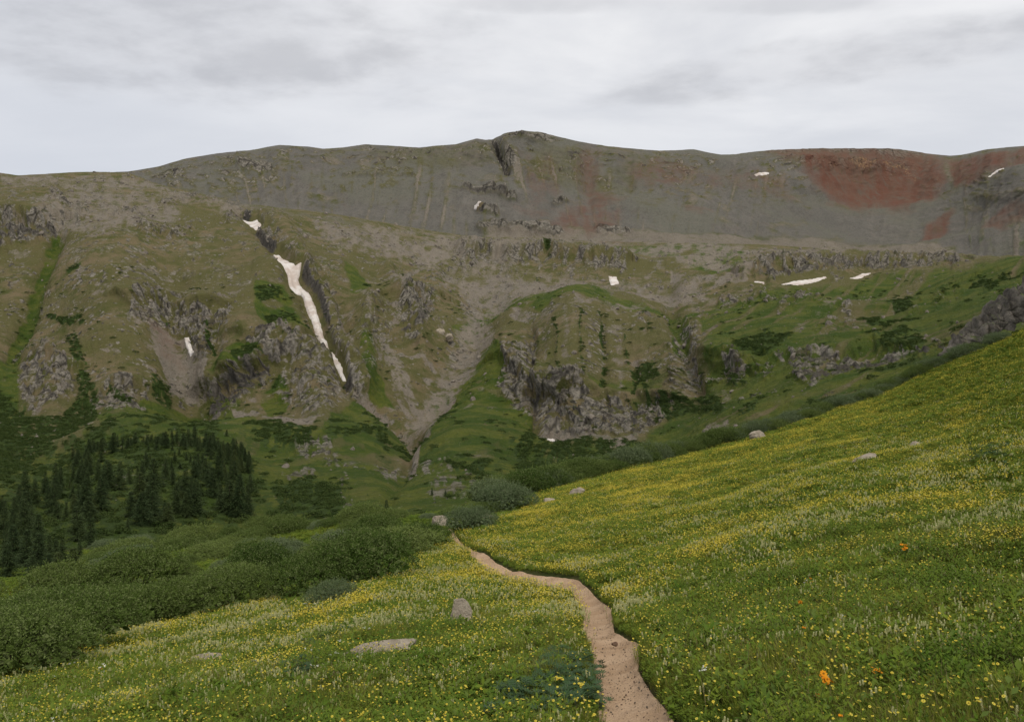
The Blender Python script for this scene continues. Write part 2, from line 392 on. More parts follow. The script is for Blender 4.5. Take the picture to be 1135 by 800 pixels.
SCREE = [p([(60,212),(160,214),(205,232),(185,258),(120,270),(60,262),(30,238)],.75,8), p([(0,196),(140,193),(200,212),(290,232),(250,240),(150,215),(0,212)],.7,5), p([(170,368),(205,374),(237,405),(229,438),(190,434),(172,398)],1,3), p([(262,450),(285,455),(310,472),(352,484),(345,493),(300,489),(265,476)],1,3),
    p([(470,288),(520,292),(600,298),(700,306),(770,318),(800,335),(730,338),(650,332),(570,328),(535,342),(548,368),(532,395),(498,430),(480,470),(455,482),(446,466),(462,440),(484,404),(506,365),(518,330),(490,306)],.85,13), l([(440,300),(470,340),(492,372)],6,.5), l([(425,390),(440,425),(455,460)],6,.7),
    l([(395,436),(420,452),(455,480),(470,490),(455,520)],5,1.), l([(500,432),(485,460),(470,490)],6,1.), p([(590,482),(680,488),(712,481),(700,493),(640,500),(594,502)],1,3), p([(330,240),(440,253),(540,266),(640,276),(560,296),(450,292),(360,270)],.8,10), p([(530,262),(760,268),(980,282),(1060,290),(860,292),(800,305),(745,295),(640,272),(560,270)],.7,4),
    p([(780,320),(830,300),(850,300),(825,316)],.9,3), l([(870,385),(915,350),(965,328)],6,.45), l([(790,350),(815,330),(850,318)],5,.4), l([(905,380),(960,360)],6,.45), l([(150,488),(200,488)],3,.8), l([(215,489),(250,490)],2,.6), p([(740,300),(800,312),(745,330)],.8,4), l([(345,300),(372,345),(390,400)],4,.7), l([(425,385),(460,440)],8,.8), l([(640,350),(720,345)],3,.6), l([(628,362),(632,440)],4,.5), l([(655,365),(655,440)],3,.5), l([(686,375),(690,445)],4,.55), l([(715,370),(722,440)],4,.4), l([(604,370),(606,440)],3,.5),
    p([(760,395),(790,385),(800,400),(770,412)],.4,4), p([(770,435),(800,425),(810,440),(780,455)],.4,4), p([(780,468),(805,462),(812,478),(790,486)],.6,3), l([(500,470),(520,450)],3,.6), l([(395,330),(420,400)],4,.6), p([(620,365),(650,360),(700,400),(690,430),(640,420)],.3,10), l([(255,435),(262,455)],5,.8), l([(330,425),(345,455),(352,480)],5,.7)]
LUSH = [l([(62,268),(45,310),(25,365),(12,410)],10,1), p([(-250,440),(0,410),(20,400),(25,470),(0,520),(-250,560)],.8,10), p([(105,475),(170,450),(235,440),(262,478),(300,492),(360,492),(375,470),(400,440),(460,480),(470,500),(400,512),(300,520),(220,505),(120,500)],1,6),
    p([(60,540),(100,505),(150,495),(250,500),(290,515),(330,520),(320,580),(280,590),(60,620)],.8,8), p([(545,372),(520,400),(480,430),(470,490),(460,530),(600,540),(620,505),(592,500),(590,460),(560,440),(560,390)],1,5), p([(395,385),(410,380),(420,420),(440,450),(405,440)],.9,4), p([(500,360),(530,335),(545,322),(620,320),(680,333),(770,345),(740,352),(640,346),(600,352),(560,347),(520,372)],.9,4),
    p([(730,275),(800,270),(832,280),(815,305),(790,312),(760,295),(690,282),(636,274)],.95,4), p([(750,345),(800,335),(850,318),(900,316),(1000,308),(1060,303),(1135,285),(1430,260),(1430,500),(1000,480),(800,520),(600,560),(620,505),(700,495),(750,460),(785,420),(780,370)],.85,6), p([(740,340),(765,345),(765,395),(745,390)],.8,3),
    p([(280,320),(315,322),(330,350),(352,375),(300,385),(280,350)],.8,5), p([(255,395),(285,385),(300,395),(270,415),(235,420)],.9,4), p([(380,290),(400,300),(410,320),(400,345),(385,330)],.7,4), p([(600,380),(650,370),(640,420),(600,430)],.4,8), p([(1075,272),(1135,268),(1200,275),(1100,284)],.9,2),
    p([(220,462),(240,430),(268,440),(262,470)],.6,4), p([(285,440),(310,410),(322,430),(318,460),(300,470)],.9,4), p([(640,440),(690,420),(740,415),(745,440),(700,445)],.6,5),l([(1000,278),(1060,276)],2,.4)]
SHRUB = [p([(-250,470),(0,430),(30,452),(60,468),(85,445),(100,430),(110,470),(105,490),(80,505),(40,520),(0,545),(-250,580)],.9,7), p([(75,385),(90,375),(95,420),(105,440),(85,450)],.7,4), p([(163,432),(190,430),(187,452),(170,452)],.9,4), p([(280,335),(300,325),(315,328),(300,342),(282,348)],.9,3), p([(290,352),(320,348),(350,368),(330,372),(295,365)],.8,4), p([(262,400),(285,392),(298,402),(270,412)],1,3),
    l([(55,352),(75,365),(95,372)],4,.9), l([(80,313),(92,310)],4,.9), p([(265,490),(300,485),(350,495),(345,510),(290,512)],.7,4), p([(300,550),(340,540),(380,548),(370,570),(310,572)],.95,5), l([(370,500),(420,492)],7,.8), l([(420,500),(460,500)],8,.6), p([(590,505),(640,498),(690,490),(760,490),(840,470),(900,440),(960,428),(940,445),(840,480),(740,508),(620,530),(560,528)],.8,4),
    p([(695,405),(720,395),(735,420),(715,430),(700,425)],.9,3), l([(665,360),(668,400),(672,440)],2.5,.75), l([(618,365),(622,436)],2,.6), l([(644,360),(648,440)],2,.6), l([(690,362),(694,400)],2,.6), l([(703,400),(706,450)],3,.6), l([(718,425),(722,455)],4,.8), p([(725,450),(760,438),(775,455),(740,470)],.95,4), p([(690,368),(720,366),(725,372)],.8,2), p([(815,392),(850,378),(882,380),(860,396),(830,402)],.9,3), p([(835,475),(870,468),(875,480),(850,488)],.1,3),
    p([(985,345),(1010,338),(1018,345),(995,352)],.8,2), p([(970,368),(1010,355),(1020,362),(985,374)],.8,2), p([(948,356),(975,352),(970,362)],.8,2), p([(1060,312),(1110,300),(1135,296),(1135,306),(1090,318)],.7,3), p([(960,388),(1010,372),(1030,380),(1000,392)],.7,3), p([(600,276),(608,278),(611,292),(603,290)],.6,2), p([(770,440),(795,436),(800,452),(775,458)],.9,3), p([(815,455),(838,445),(836,455),(820,462)],.9,2),
    p([(440,300),(455,308),(445,315)],.6,2), p([(395,312),(410,316),(405,328)],.8,2), p([(505,470),(520,478),(510,485)],.7,2), p([(490,520),(515,510),(545,512),(530,525)],.7,3), l([(1070,278),(1105,272)],3,.9), l([(745,345),(750,395),(765,415)],4,.4), l([(600,480),(650,495)],1,.1), l([(230,365),(240,400)],3,.8), l([(118,455),(140,462)],4,.7), p([(590,300),(600,300),(597,306)],.5,2), l([(480,490),(560,470)],1,.1), p([(560,500),(590,495),(580,515)],.7,3),
    p([(800,412),(812,408),(830,424),(812,428)],.7,2),l([(820,345),(855,350)],3,.7), l([(880,395),(900,380)],1,.2)]
def masks(wx, wy, X, Yp):
    d = {}
    d['rock'] = stamp(Z0.copy(), ROCK, wx, wy)
    d['scree'] = stamp(Z0.copy(), SCREE, wx, wy)
    d['lush'] = stamp(Z0.copy(), LUSH, wx, wy)
    d['shrub'] = stamp(Z0.copy(), SHRUB, wx, wy)
    d['shrub'] *= .35 + .75 * sstep(-.22, .12, fbm(X / 8, Yp / 3.5, o=4, seed=88))
    return d
M = masks(wx, wy, X, Yp)
brk = fbm(X / 20, Yp / 5, o=4, seed=90) + .6 * fbm(X / 6, Yp / 6, o=3, seed=91)      # beds and breaks in the rock
brk2 = fbm(X / 9, Yp / 3.2, o=4, seed=96)
M['rock'] = M['rock'] * sstep(-.42, .15, brk) * (.55 + .45 * sstep(-.2, .2, brk2))
spill = stamp(Z0.copy(), [(f[0], f[1], f[2], 16) if f[0] == 'p' else (f[0], f[1], f[2] * 2.2, f[3]) for f in ROCK], wx, wy)     # broken ground round every cliff
M['rock'] = np.maximum(M['rock'], spill * .8 * sstep(.05, .35, brk2 + .5 * brk))
M['scree'] = np.maximum(M['scree'], spill * .45 * sstep(.0, .3, fbm(X / 12, Yp / 9, o=3, seed=97)))
M['scree'] *= .55 + .45 * sstep(-.35, .05, fbm(X / 30, Yp / 10, o=4, seed=92)) 
dry = fbm((X + 1.2 * Yp) / 70, (Yp + X * .42) / 9, o=4, seed=93)
M['lush'] *= 1 - .75 * sstep(.02, .30, dry) * sstep(700, 800, X) - .55 * sstep(.05, .35, fbm(X / 40, Yp / 12, o=4, seed=94)) * (X <= 800)
M['lush'] = np.clip(np.maximum(M['lush'], .8 * sstep(500, 530, Yp)), 0, 1)
# scattered rock ribs and scrub through the tundra
px, py, pz = P[..., 0], P[..., 1], P[..., 2]
rib = fbm(px * .018, py * .010 + pz * .01, pz * .012, o=5, seed=21, ridge=True)
bare = sstep(.45, .85, rib) * (1 - M['lush'] * .8) * sstep(620, 250, Yp)
RG = M['rock'].copy()
M['rock'] = np.maximum(M['rock'], bare * .50 * (.6 + .5 * sstep(-.3, .3, brk)))
zone = sstep(560, 480, Yp) * (1 - .75 * M['lush']) * sstep(L2(X) , L2(X) + 25, Yp)
crag = sstep(.10, .30, fbm(X / 7, Yp / 2.6, o=4, seed=98) + .5 * fbm(X / 45, Yp / 28, o=3, seed=99)) * zone
M['rock'] = np.maximum(M['rock'], crag * .66)
M['scree'] = np.maximum(M['scree'], sstep(.05, .35, fbm(X / 35, Yp / 14, o=4, seed=100)) * (.6 + .3 * sstep(410, 450, X) * sstep(600, 560, X)) * zone)
M['scree'] *= .62 + .38 * sstep(-.25, .1, fbm(X / 9, Yp / 6, o=4, seed=115))
dots = sstep(.28, .42, fbm(X / 5, Yp / 2.2, o=3, seed=106) + .35 * fbm(X / 50, Yp / 30, o=2, seed=107)) * sstep(270, 320, Yp)
M['shrub'] = np.maximum(M['shrub'], dots * .6 * (1 - M['scree']))
scr = sstep(.18, .42, fbm(px * .02, py * .02, o=4, seed=31)) * sstep(290, 330, Yp)
scr2 = sstep(.22, .36, fbm(px * .05, py * .03, o=4, seed=37)) * sstep(330, 420, Yp) * M['lush']
M['shrub'] = np.maximum(M['shrub'], np.maximum(scr * .35, scr2 * .8) * (1 - np.minimum(1, M['rock'] * 1.2)))
M['streak'] = .5 + .5 * fbm(X / 9., Yp / 90., o=4, seed=41)
M['shrub'] = np.maximum(M['shrub'], .50 * sstep(400, 480, Yp) * sstep(-.15, .25, fbm(X / 26, Yp / 9, o=4, seed=113)) * (1 - .8 * M['rock']))
M['shrub'] = np.maximum(M['shrub'], .62 * sstep(30, 0, sdf([(0,500),(70,520),(130,500),(230,500),(290,540),(290,590),(0,640),(-250,640),(-250,480)], X, Yp)) * sstep(-.25, .1, fbm(X / 16, Yp / 7, o=4, seed=114)))
M['grey'] = stamp(Z0.copy(), [p([(145,196),(190,209),(236,219),(300,230),(380,240),(440,252),(400,250),(300,238),(200,218)],.5,5)], wx, wy)
M['red'] = stamp(Z0.copy(), [p([(165,365),(205,375),(205,405),(180,400)],.35,8), p([(905,385),(960,350),(990,340),(950,375)],.35,8), p([(835,288),(850,284),(852,290)],.5,4), l([(640,264),(700,266)],3,.4)], wx, wy)
M['orange'] = Z0.copy()
M['dark'] = Z0.copy()

def gauss_line(pts, w, X=X, Yp=Yp):
    d = sdf(pts, X, Yp, False); return np.exp(-(d / w) ** 2)
SNOW = {  # outlines
 'couloir': [(268,243),(285,243),(290,251),(283,253),(277,250)],
 'gully': [(302,276),(310,276),(320,286),(327,297),(334,297),(332,309),(341,322),(351,342),(358,360),(364,372),(369,388),(364,386),(356,372),(349,360),(338,337),(334,324),(321,319),(318,306),(308,292)],
 'chute': [(204,373),(209,374),(214,391),(210,393),(205,380)],
 'ribbon': [(364,384),(369,385),(378,402),(384,419),(380,418),(368,396)],
 'bench': [(674,302),(684,303),(687,308),(681,311),(677,311)],
 'talus': [(526,231),(532,230),(534,236),(528,237),(525,234)],
 'left_band': [(835,313),(849,313),(848,316),(836,316)],
 'mid_band': [(862,314),(880,310.5),(915,307.5),(920,310),(895,314),(866,316)],
 'right_band': [(938,309),(955,305.5),(970,306),(962,309),(942,311)],
 'bowl': [(829,196),(846,193),(853,194),(852,198),(838,199)],
 'spur': [(1098,201),(1107,191),(1117,189),(1116,193),(1108,197),(1100,203)],
 'cliff_foot': [(603,489),(612,487),(618,490),(612,493),(605,493)],
 'edge': [(-8,277),(6,277),(8,280),(-6,281)],
}
h = fbm(px / 160, py / 160, pz / 160, o=4, seed=1) * 14 + fbm(px / 40, py / 40, pz / 40, o=4, seed=2) * 2.4 + fbm(px / 9, py / 9, pz / 9, o=3, seed=4) * .55
# gullies and ribs that run down the slopes
GUL = [([(268,236),(300,266),(330,318),(365,385),(392,436),(460,482)],9,-6.5), ([(290,230),(322,262),(352,318),(388,385)],8,3.5), ([(540,335),(505,400),(460,465),(440,515)],26,-11), ([(62,268),(40,320),(15,400)],12,-7),
       ([(190,320),(200,400),(215,450)],24,-9), ([(590,372),(594,485)],5,-5), ([(668,360),(672,445)],4,-2.5), ([(703,400),(706,455)],4,-3), ([(745,345),(770,430)],10,-8), ([(345,300),(372,345),(400,410)],6,-5), ([(430,300),(455,345),(470,390)],9,6),
       ([(395,436),(420,452),(460,482)],5,-3), ([(240,380),(245,430)],10,-5), ([(460,482),(450,520),(430,545)],6,-6), ([(120,300),(130,450)],50,12), ([(300,300),(250,400)],25,7), ([(640,360),(640,450)],35,12), ([(405,340),(400,430)],14,8), ([(110,545),(170,535),(240,545)],38,9),
       ([(335,395),(360,470)],14,6), ([(50,420),(60,450)],18,6), ([(500,300),(620,305),(740,320)],12,-8)]
GS = Z0.copy()
for pts, w, a in GUL: GS += gauss_line(pts, w) * a * np.minimum(1.4, scale)
h += GS
# cliffs: broken, stepped rock standing proud of the turf
R = np.clip(RG + .22 * np.maximum(0, M['rock'] - RG), 0, 1)
mk = R > .02
blk = np.zeros_like(px); blk2 = np.zeros_like(px); crk_ = np.ones_like(px)
qx = px + fbm(px / 9, py / 9, pz / 9, o=3, seed=60) * 5; qz = pz + fbm(px / 9, py / 9, pz / 9, o=3, seed=59) * 5
blk[mk], e1 = cells(qx[mk] / 5.5, py[mk] / 8, qz[mk] / 10, 61)
blk2[mk], e2 = cells(qx[mk] / 2.2, py[mk] / 3, qz[mk] / 2.6, 62)
crk_[mk] = sstep(0, .20, e1) * (.55 + .45 * sstep(0, .16, e2))
colm = crk_
stepn = pz / 7. + fbm(px / 30, py / 30, o=3, seed=75) * 1.2
led = (np.abs((stepn % 1) - .5) * 2)
knl = sstep(8, -8, sdf([(55,600),(70,550),(90,525),(130,508),(200,500),(270,510),(288,545),(280,580),(120,600)], wx, wy))
M['shrub'] = np.maximum(M['shrub'], knl * sstep(-.1, .3, fbm(X / 14, Yp / 7, o=3, seed=95)) * .9)
sc_r = np.clip(scale, .25, 1.5)
h += R * sc_r * (2.3 * blk + 1.0 * blk2 + 1.5 * colm + 1.9 * led)
ero = fbm(X / 15, Yp / 85, o=4, seed=108, ridge=True)
h += (ero * 1.0 + fbm(X / 7, Yp / 30, o=3, seed=109, ridge=True) * .4) * scale * (1 - .6 * M['lush']) * (1 - .8 * np.clip(M['scree'], 0, 1))
h += np.clip(M['shrub'], 0, 1) * (1 + fbm(px / 2.5, py / 2.5, o=3, seed=81)) * .8
h += M['scree'] * fbm(px / 3, py / 3, pz / 3, o=2, seed=85) * .5
# faces below ledges: shelves with a drop under them
for pts, w, a in [([(0,250),(62,249)],8,7), ([(228,428),(262,417),(305,398)],8,8), ([(858,396),(935,394),(1002,386)],8,5), ([(828,308),(900,295),(1065,288)],7,5), ([(596,440),(660,446),(740,444)],10,6), ([(560,395),(600,440)],10,5), ([(275,380),(332,378)],8,5), ([(515,281),(620,287),(695,296)],5,6), ([(315,393),(375,408)],10,5), ([(800,403),(830,408)],8,4), ([(150,352),(188,335)],8,5),([(195,343),(236,349)],8,6), ([(30,408),(78,425)],8,5), ([(100,452),(165,443)],8,4), ([(440,330),(482,328)],9,5), ([(795,408),(832,402)],7,4)]:
    d = sdf(pts, wx, wy, False); above = np.interp(wx, [q[0] for q in pts], [q[1] for q in pts]) - wy
    h += 1.35 * a * np.exp(-(d / np.where(above > 0, w * 2.2, w)) ** 2) * np.clip(scale, .3, 1.6) * sstep(-w * .8, w * .1, above + 1.2 * brk)
# the steep right wall of the snow gully
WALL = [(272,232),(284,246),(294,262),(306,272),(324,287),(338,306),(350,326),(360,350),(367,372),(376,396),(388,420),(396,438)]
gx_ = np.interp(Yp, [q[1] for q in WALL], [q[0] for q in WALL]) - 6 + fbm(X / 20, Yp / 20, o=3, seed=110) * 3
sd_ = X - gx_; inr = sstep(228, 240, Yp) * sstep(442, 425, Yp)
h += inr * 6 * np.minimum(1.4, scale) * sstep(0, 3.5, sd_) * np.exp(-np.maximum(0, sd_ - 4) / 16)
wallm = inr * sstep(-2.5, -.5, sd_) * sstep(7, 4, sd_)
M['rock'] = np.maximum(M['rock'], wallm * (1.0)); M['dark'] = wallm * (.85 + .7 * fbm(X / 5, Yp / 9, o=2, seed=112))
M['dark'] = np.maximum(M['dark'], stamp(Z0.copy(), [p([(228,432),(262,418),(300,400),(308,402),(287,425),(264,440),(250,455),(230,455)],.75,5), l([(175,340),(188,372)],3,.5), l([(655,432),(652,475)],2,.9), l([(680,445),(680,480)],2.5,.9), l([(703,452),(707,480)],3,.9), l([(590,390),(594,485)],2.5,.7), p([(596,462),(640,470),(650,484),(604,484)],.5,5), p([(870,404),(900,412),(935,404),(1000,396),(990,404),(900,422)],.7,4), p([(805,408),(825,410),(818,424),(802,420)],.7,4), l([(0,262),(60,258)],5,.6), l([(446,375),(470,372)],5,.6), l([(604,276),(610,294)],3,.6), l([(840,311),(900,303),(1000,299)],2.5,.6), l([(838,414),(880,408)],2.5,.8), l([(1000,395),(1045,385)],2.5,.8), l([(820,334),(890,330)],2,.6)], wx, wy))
snowm = Z0.copy(); liftm = Z0.copy()
for k, pts in SNOW.items(): snowm = np.maximum(snowm, sstep(4, 0, sdf(pts, X, Yp)))
for k in ('gully', 'ribbon', 'couloir'): liftm = np.maximum(liftm, sstep(4, 0, sdf(SNOW[k], X, Yp)))
h2 = h.copy()
smooth_h = fbm(px / 160, py / 160, pz / 160, o=4, seed=1) * 14 + GS * .75 + fbm(px / 40, py / 40, pz / 40, o=3, seed=2) * 2.4 + 2.2 * liftm - .3
h = h * (1 - snowm) + smooth_h * snowm
h *= np.clip((Yp.shape[0] * 0 + py) / 260, .18, 1) ** 1.0
fade = np.ones_like(h); fade[-slopes.nb:] = 0
h *= .25 + .75 * sstep(0, 9, Yp - L2(X))
slopes.push(h * fade)
slopes.normals()

# the wooded knoll gets a little form of its own
M['rock'] *= (1 - snowm)
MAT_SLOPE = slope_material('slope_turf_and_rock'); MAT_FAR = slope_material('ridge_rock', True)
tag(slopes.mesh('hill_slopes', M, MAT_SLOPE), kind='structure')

# ------------------------------------------------------------------ the skyline ridge
ridge = Sheet(-280, 1430, 950, lambda x: L2(x) + 14, SKY, 210, far, [(20, 2), (60, 20), (140, 70), (400, 260)])
X, Yp, P = ridge.X, ridge.Yp, ridge.P
px, py, pz = P[..., 0], P[..., 1], P[..., 2]
wx, wy = warp(X, Yp, 6, 20, 150); Z0 = np.zeros_like(X)
vv = np.clip((Yp - SKY(X)) / 110, 0, 1)
D = {}
D['lush'] = stamp(Z0.copy(), [p([(1075,270),(1112,270),(1110,280),(1070,280)],.8,3), p([(1120,255),(1300,240),(1300,280),(1130,285)],.7,5)], wx, wy)
D['scree'] = stamp(Z0.copy(), [p([(540,250),(620,250),(760,258),(900,262),(1000,270),(1060,278),(1060,300),(520,300)],.7,5), p([(1045,175),(1062,173),(1075,195),(1062,215),(1045,200)],.55,6), p([(645,165),(700,165),(735,180),(725,200),(700,190)],.35,8)], wx, wy)
D['rock'] = stamp(Z0.copy(), [l([(545,155),(553,172),(560,188)],3,1), p([(560,148),(600,148),(625,155),(600,160),(565,158)],.8,2), p([(560,160),(572,178),(570,190),(560,185)],.7,3), p([(515,192),(530,190),(530,200),(518,203)],.1,2), l([(515,215),(560,218),(568,222)],4,.8), l([(530,235),(548,240)],5,.8), l([(615,225),(628,218)],3,.7), l([(535,252),(620,258)],5,.7), l([(270,190),(300,192)],4,.7),
      l([(403,163),(420,168)],4,.7), l([(380,199),(460,200)],1.5,.5), p([(1075,222),(1100,215),(1135,212),(1200,205),(1200,222),(1110,228)],.25,6), p([(660,192),(700,180),(710,205),(690,212)],.3,3), l([(640,150),(700,172)],3,.4), p([(980,160),(1025,168),(1020,176),(980,172)],.6,2), l([(850,168),(980,167)],3,.7), p([(660,250),(700,255),(700,262),(660,262)],.7,3),
      p([(870,178),(1010,176),(1020,190),(900,195)],.6,4), l([(120,196),(135,196)],2,.5), p([(400,165),(540,160),(550,185),(500,195),(420,190)],.4,8), p([(600,160),(640,165),(650,200),(610,205),(580,190)],.4,8)], wx, wy)
ang0 = X + (Yp - 165) * .25 * np.sin(X / 55.)
crg = sstep(.02, .32, fbm(X / 11, Yp / 4, o=5, seed=145, gain=.6) + .4 * fbm(X / 60, Yp / 30, o=2, seed=146)) * sstep(75, 20, Yp - SKY(X))
RK = D['rock'].copy(); D['rock'] = np.maximum(D['rock'], crg * .75)
D['scree'] = np.maximum(D['scree'], .55 * sstep(.1, .4, fbm(X / 30, Yp / 16, o=4, seed=147)))
fan = sstep(.02, .4, fbm(ang0 / 7., Yp / 110., o=4, seed=152)) * sstep(12, 40, Yp - SKY(X))
D['scree'] = np.maximum(D['scree'], 0.78 * fan * (1 - sstep(860, 900, X) * sstep(1060, 1040, X)))
D['grey'] = np.clip(.85 - .75 * D['scree'] - .5 * crg, 0, 1)
bowl = stamp(Z0.copy(), [p([(852,168),(900,166),(985,165),(1030,171),(1045,176),(1048,200),(1035,222),(1005,236),(950,238),(925,230),(905,212),(885,185)],1.,12), p([(1048,178),(1110,172),(1135,166),(1250,150),(1250,178),(1110,190),(1085,206),(1058,208)],.8,5), p([(640,165),(662,170),(668,200),(690,222),(650,238),(600,250),(655,215),(640,190)],.66,12),
      p([(600,250),(640,232),(690,230),(685,250),(655,262),(640,256)],.55,6), p([(1018,265),(1028,248),(1060,232),(1048,252),(1030,270)],.75,4), p([(1090,262),(1110,240),(1135,225),(1150,235),(1120,262)],.55,5), p([(755,190),(800,190),(850,190),(870,200),(880,225),(840,215),(770,205)],.35,8), p([(575,170),(620,175),(620,215),(590,230)],.35,8), p([(560,225),(620,230),(600,250)],.3,8), p([(700,182),(740,178),(790,190),(740,205),(700,200)],.45,6), p([(760,225),(790,230),(790,238),(755,236)],.4,4)], wx, wy)
D['red'] = bowl * (.93 + .55 * fbm(ang0 / 9, Yp / 70, o=4, seed=154))
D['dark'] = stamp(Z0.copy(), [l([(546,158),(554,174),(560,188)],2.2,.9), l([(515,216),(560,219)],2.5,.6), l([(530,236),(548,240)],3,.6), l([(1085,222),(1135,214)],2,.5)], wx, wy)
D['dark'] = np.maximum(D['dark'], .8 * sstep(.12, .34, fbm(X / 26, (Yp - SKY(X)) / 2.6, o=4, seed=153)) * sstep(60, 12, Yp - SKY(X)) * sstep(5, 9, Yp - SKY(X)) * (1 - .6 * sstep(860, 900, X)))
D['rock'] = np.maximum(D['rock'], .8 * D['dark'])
D['grey'] *= 1 - .9 * np.clip(D['rock'], 0, 1); D['red'] *= 1 - .15 * np.clip(D['rock'], 0, 1)
D['orange'] = .7 * stamp(Z0.copy(), [p([(898,184),(925,184),(928,190),(900,192)],.5,3), p([(935,182),(955,176),(970,186),(960,192),(940,190)],.62,3), p([(972,182),(1000,184),(1016,196),(1000,192),(975,190)],.62,3), l([(1000,190),(1015,198)],3,.5)], wx, wy)
ang = X + (Yp - 165) * np.where(X > 960, .35, np.where(X > 880, -.5, 0.)) * sstep(840, 900, X) * sstep(1080, 1020, X)
D['streak'] = .5 + .3 * fbm(ang / 14. + fbm(X / 40, Yp / 40, o=2, seed=148), Yp / 70., o=4, seed=141) + .25 * fbm(X / 40, Yp / 30, o=3, seed=142)
h = fbm(px / 420, py / 420, pz / 300, o=4, seed=101) * 34 + fbm(px / 90, py / 90, pz / 90, o=4, seed=102) * 9 + fbm(px / 22, py / 22, pz / 22, o=3, seed=104) * 1.6
tal = sstep(8, 45, Yp - SKY(X))
h += fbm(ang / 16., Yp / 130., o=5, seed=111, ridge=True) * (9 - 5 * tal) * (.6 + .8 * sstep(-.2, .3, fbm(X / 60, Yp / 60, o=2, seed=149))) + fbm(ang / 5., Yp / 40., o=4, seed=113, ridge=True) * (3 - 2 * tal)
rb1, re1 = cells(px / 34, py / 45, pz / 26, 121); rb2, re2 = cells(px / 13, py / 16, pz / 9, 123)
h += (RK + .40 * D['rock'] * sstep(3, 14, Yp - SKY(X))) * (9 * rb1 + 5 * rb2 + 3 * sstep(0, .15, re1))
h += D['scree'] * fbm(px / 18, py / 18, pz / 18, o=4, seed=131, ridge=True) * 4
for pts, w, a in [([(545,154),(553,172),(561,190)],3.5,-40), ([(556,153),(575,180),(590,195)],5,12), ([(285,170),(300,195),(345,235)],10,-10), ([(652,168),(655,215)],9,-10),  ([(900,180),(925,225),(970,236),(1020,225),(1042,185)],10,6), ([(695,180),(700,205)],6,-8)]:
    h += np.exp(-(sdf(pts, X, Yp, False) / w) ** 2) * a
h *= .12 + .88 * sstep(0, 14, Yp - SKY(X))
h[-ridge.nb:] = 0
sn = Z0.copy()
for k, pts in SNOW.items(): sn = np.maximum(sn, sstep(3, 0, sdf(pts, X, Yp)))
D['rock'] *= 1 - sn
ridge.push(h); ridge.normals()
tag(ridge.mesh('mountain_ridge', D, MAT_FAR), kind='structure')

# ------------------------------------------------------------------ meadow ground and trail
m = NT('meadow_soil', 1, .05)
c = m.mix(m.mr(m.noise(.8, 6), .35, .65), (.020, .030, .006), (.045, .045, .015))
m.l(c, m.b.inputs['Base Color']); m.bump(m.noise(9, 4), .05)
tag(meadow.mesh('meadow_ground', {}, m.m), kind='structure')

m = NT('trail_dirt', .95, .1)
c = m.mix(m.mr(m.noise(1.3, 5), .35, .65), (.35, .235, .145), (.46, .325, .215))
c = m.mix(m.mr(m.noise(26, 4, .7), .56, .68, 0, .6), c, (.24, .16, .115))
c = m.mix(m.mr(m.noise(60, 3, .7), .62, .7, 0, .6), c, (.45, .36, .30))
c = m.mix(m.mr(m.vor(14, 'F1'), .05, .16, .55, 0), c, (.40, .31, .25))
m.l(c, m.b.inputs['Base Color'])
m.bump(m.math('ADD', m.noise(5, 5), m.math('MULTIPLY', m.noise(45, 4, .7), .35)), .05)
def resample(pts, n):
    q = np.array(pts, float); d = np.r_[0, np.cumsum(np.hypot(*np.diff(q, axis=0).T))]
    t = np.arange(len(q)) / (len(q) - 1); u = np.linspace(0, 1, n)
    return np.c_[np.interp(u, t, q[:, 0]), np.interp(u, t, q[:, 1])]
n = 500; a, b = resample(TR_L, n), resample(TR_R, n); K = 25
w = np.linspace(-.12, 1.12, K)
q = a[:, None] * (1 - w[None, :, None]) + b[:, None] * w[None, :, None]
r_, c_ = meadow.rc(q[..., 0], q[..., 1])
pp = meadow.samp(meadow.P, r_, c_)
lift = .035 - .10 * sstep(.0, -.10, np.minimum(w, 1 - w))[None, :] - .02 * np.sin(np.pi * np.clip(w, 0, 1))[None, :]
lift = lift + fbm(pp[..., 0] * 5, pp[..., 1] * 5, o=4, seed=201) * .016 + fbm(pp[..., 0] * 1.4, pp[..., 1] * 1.4, o=2, seed=202) * .01
pp[..., 2] += lift
trail_pts = pp.copy(); n_tr = n
idx = np.arange(n * K).reshape(n, K)
fc = np.stack([idx[:-1, :-1], idx[1:, :-1], idx[1:, 1:], idx[:-1, 1:]], -1).reshape(-1, 4)
tag(npmesh('trail', pp.reshape(-1, 3), fc, m.m, True), kind='structure')

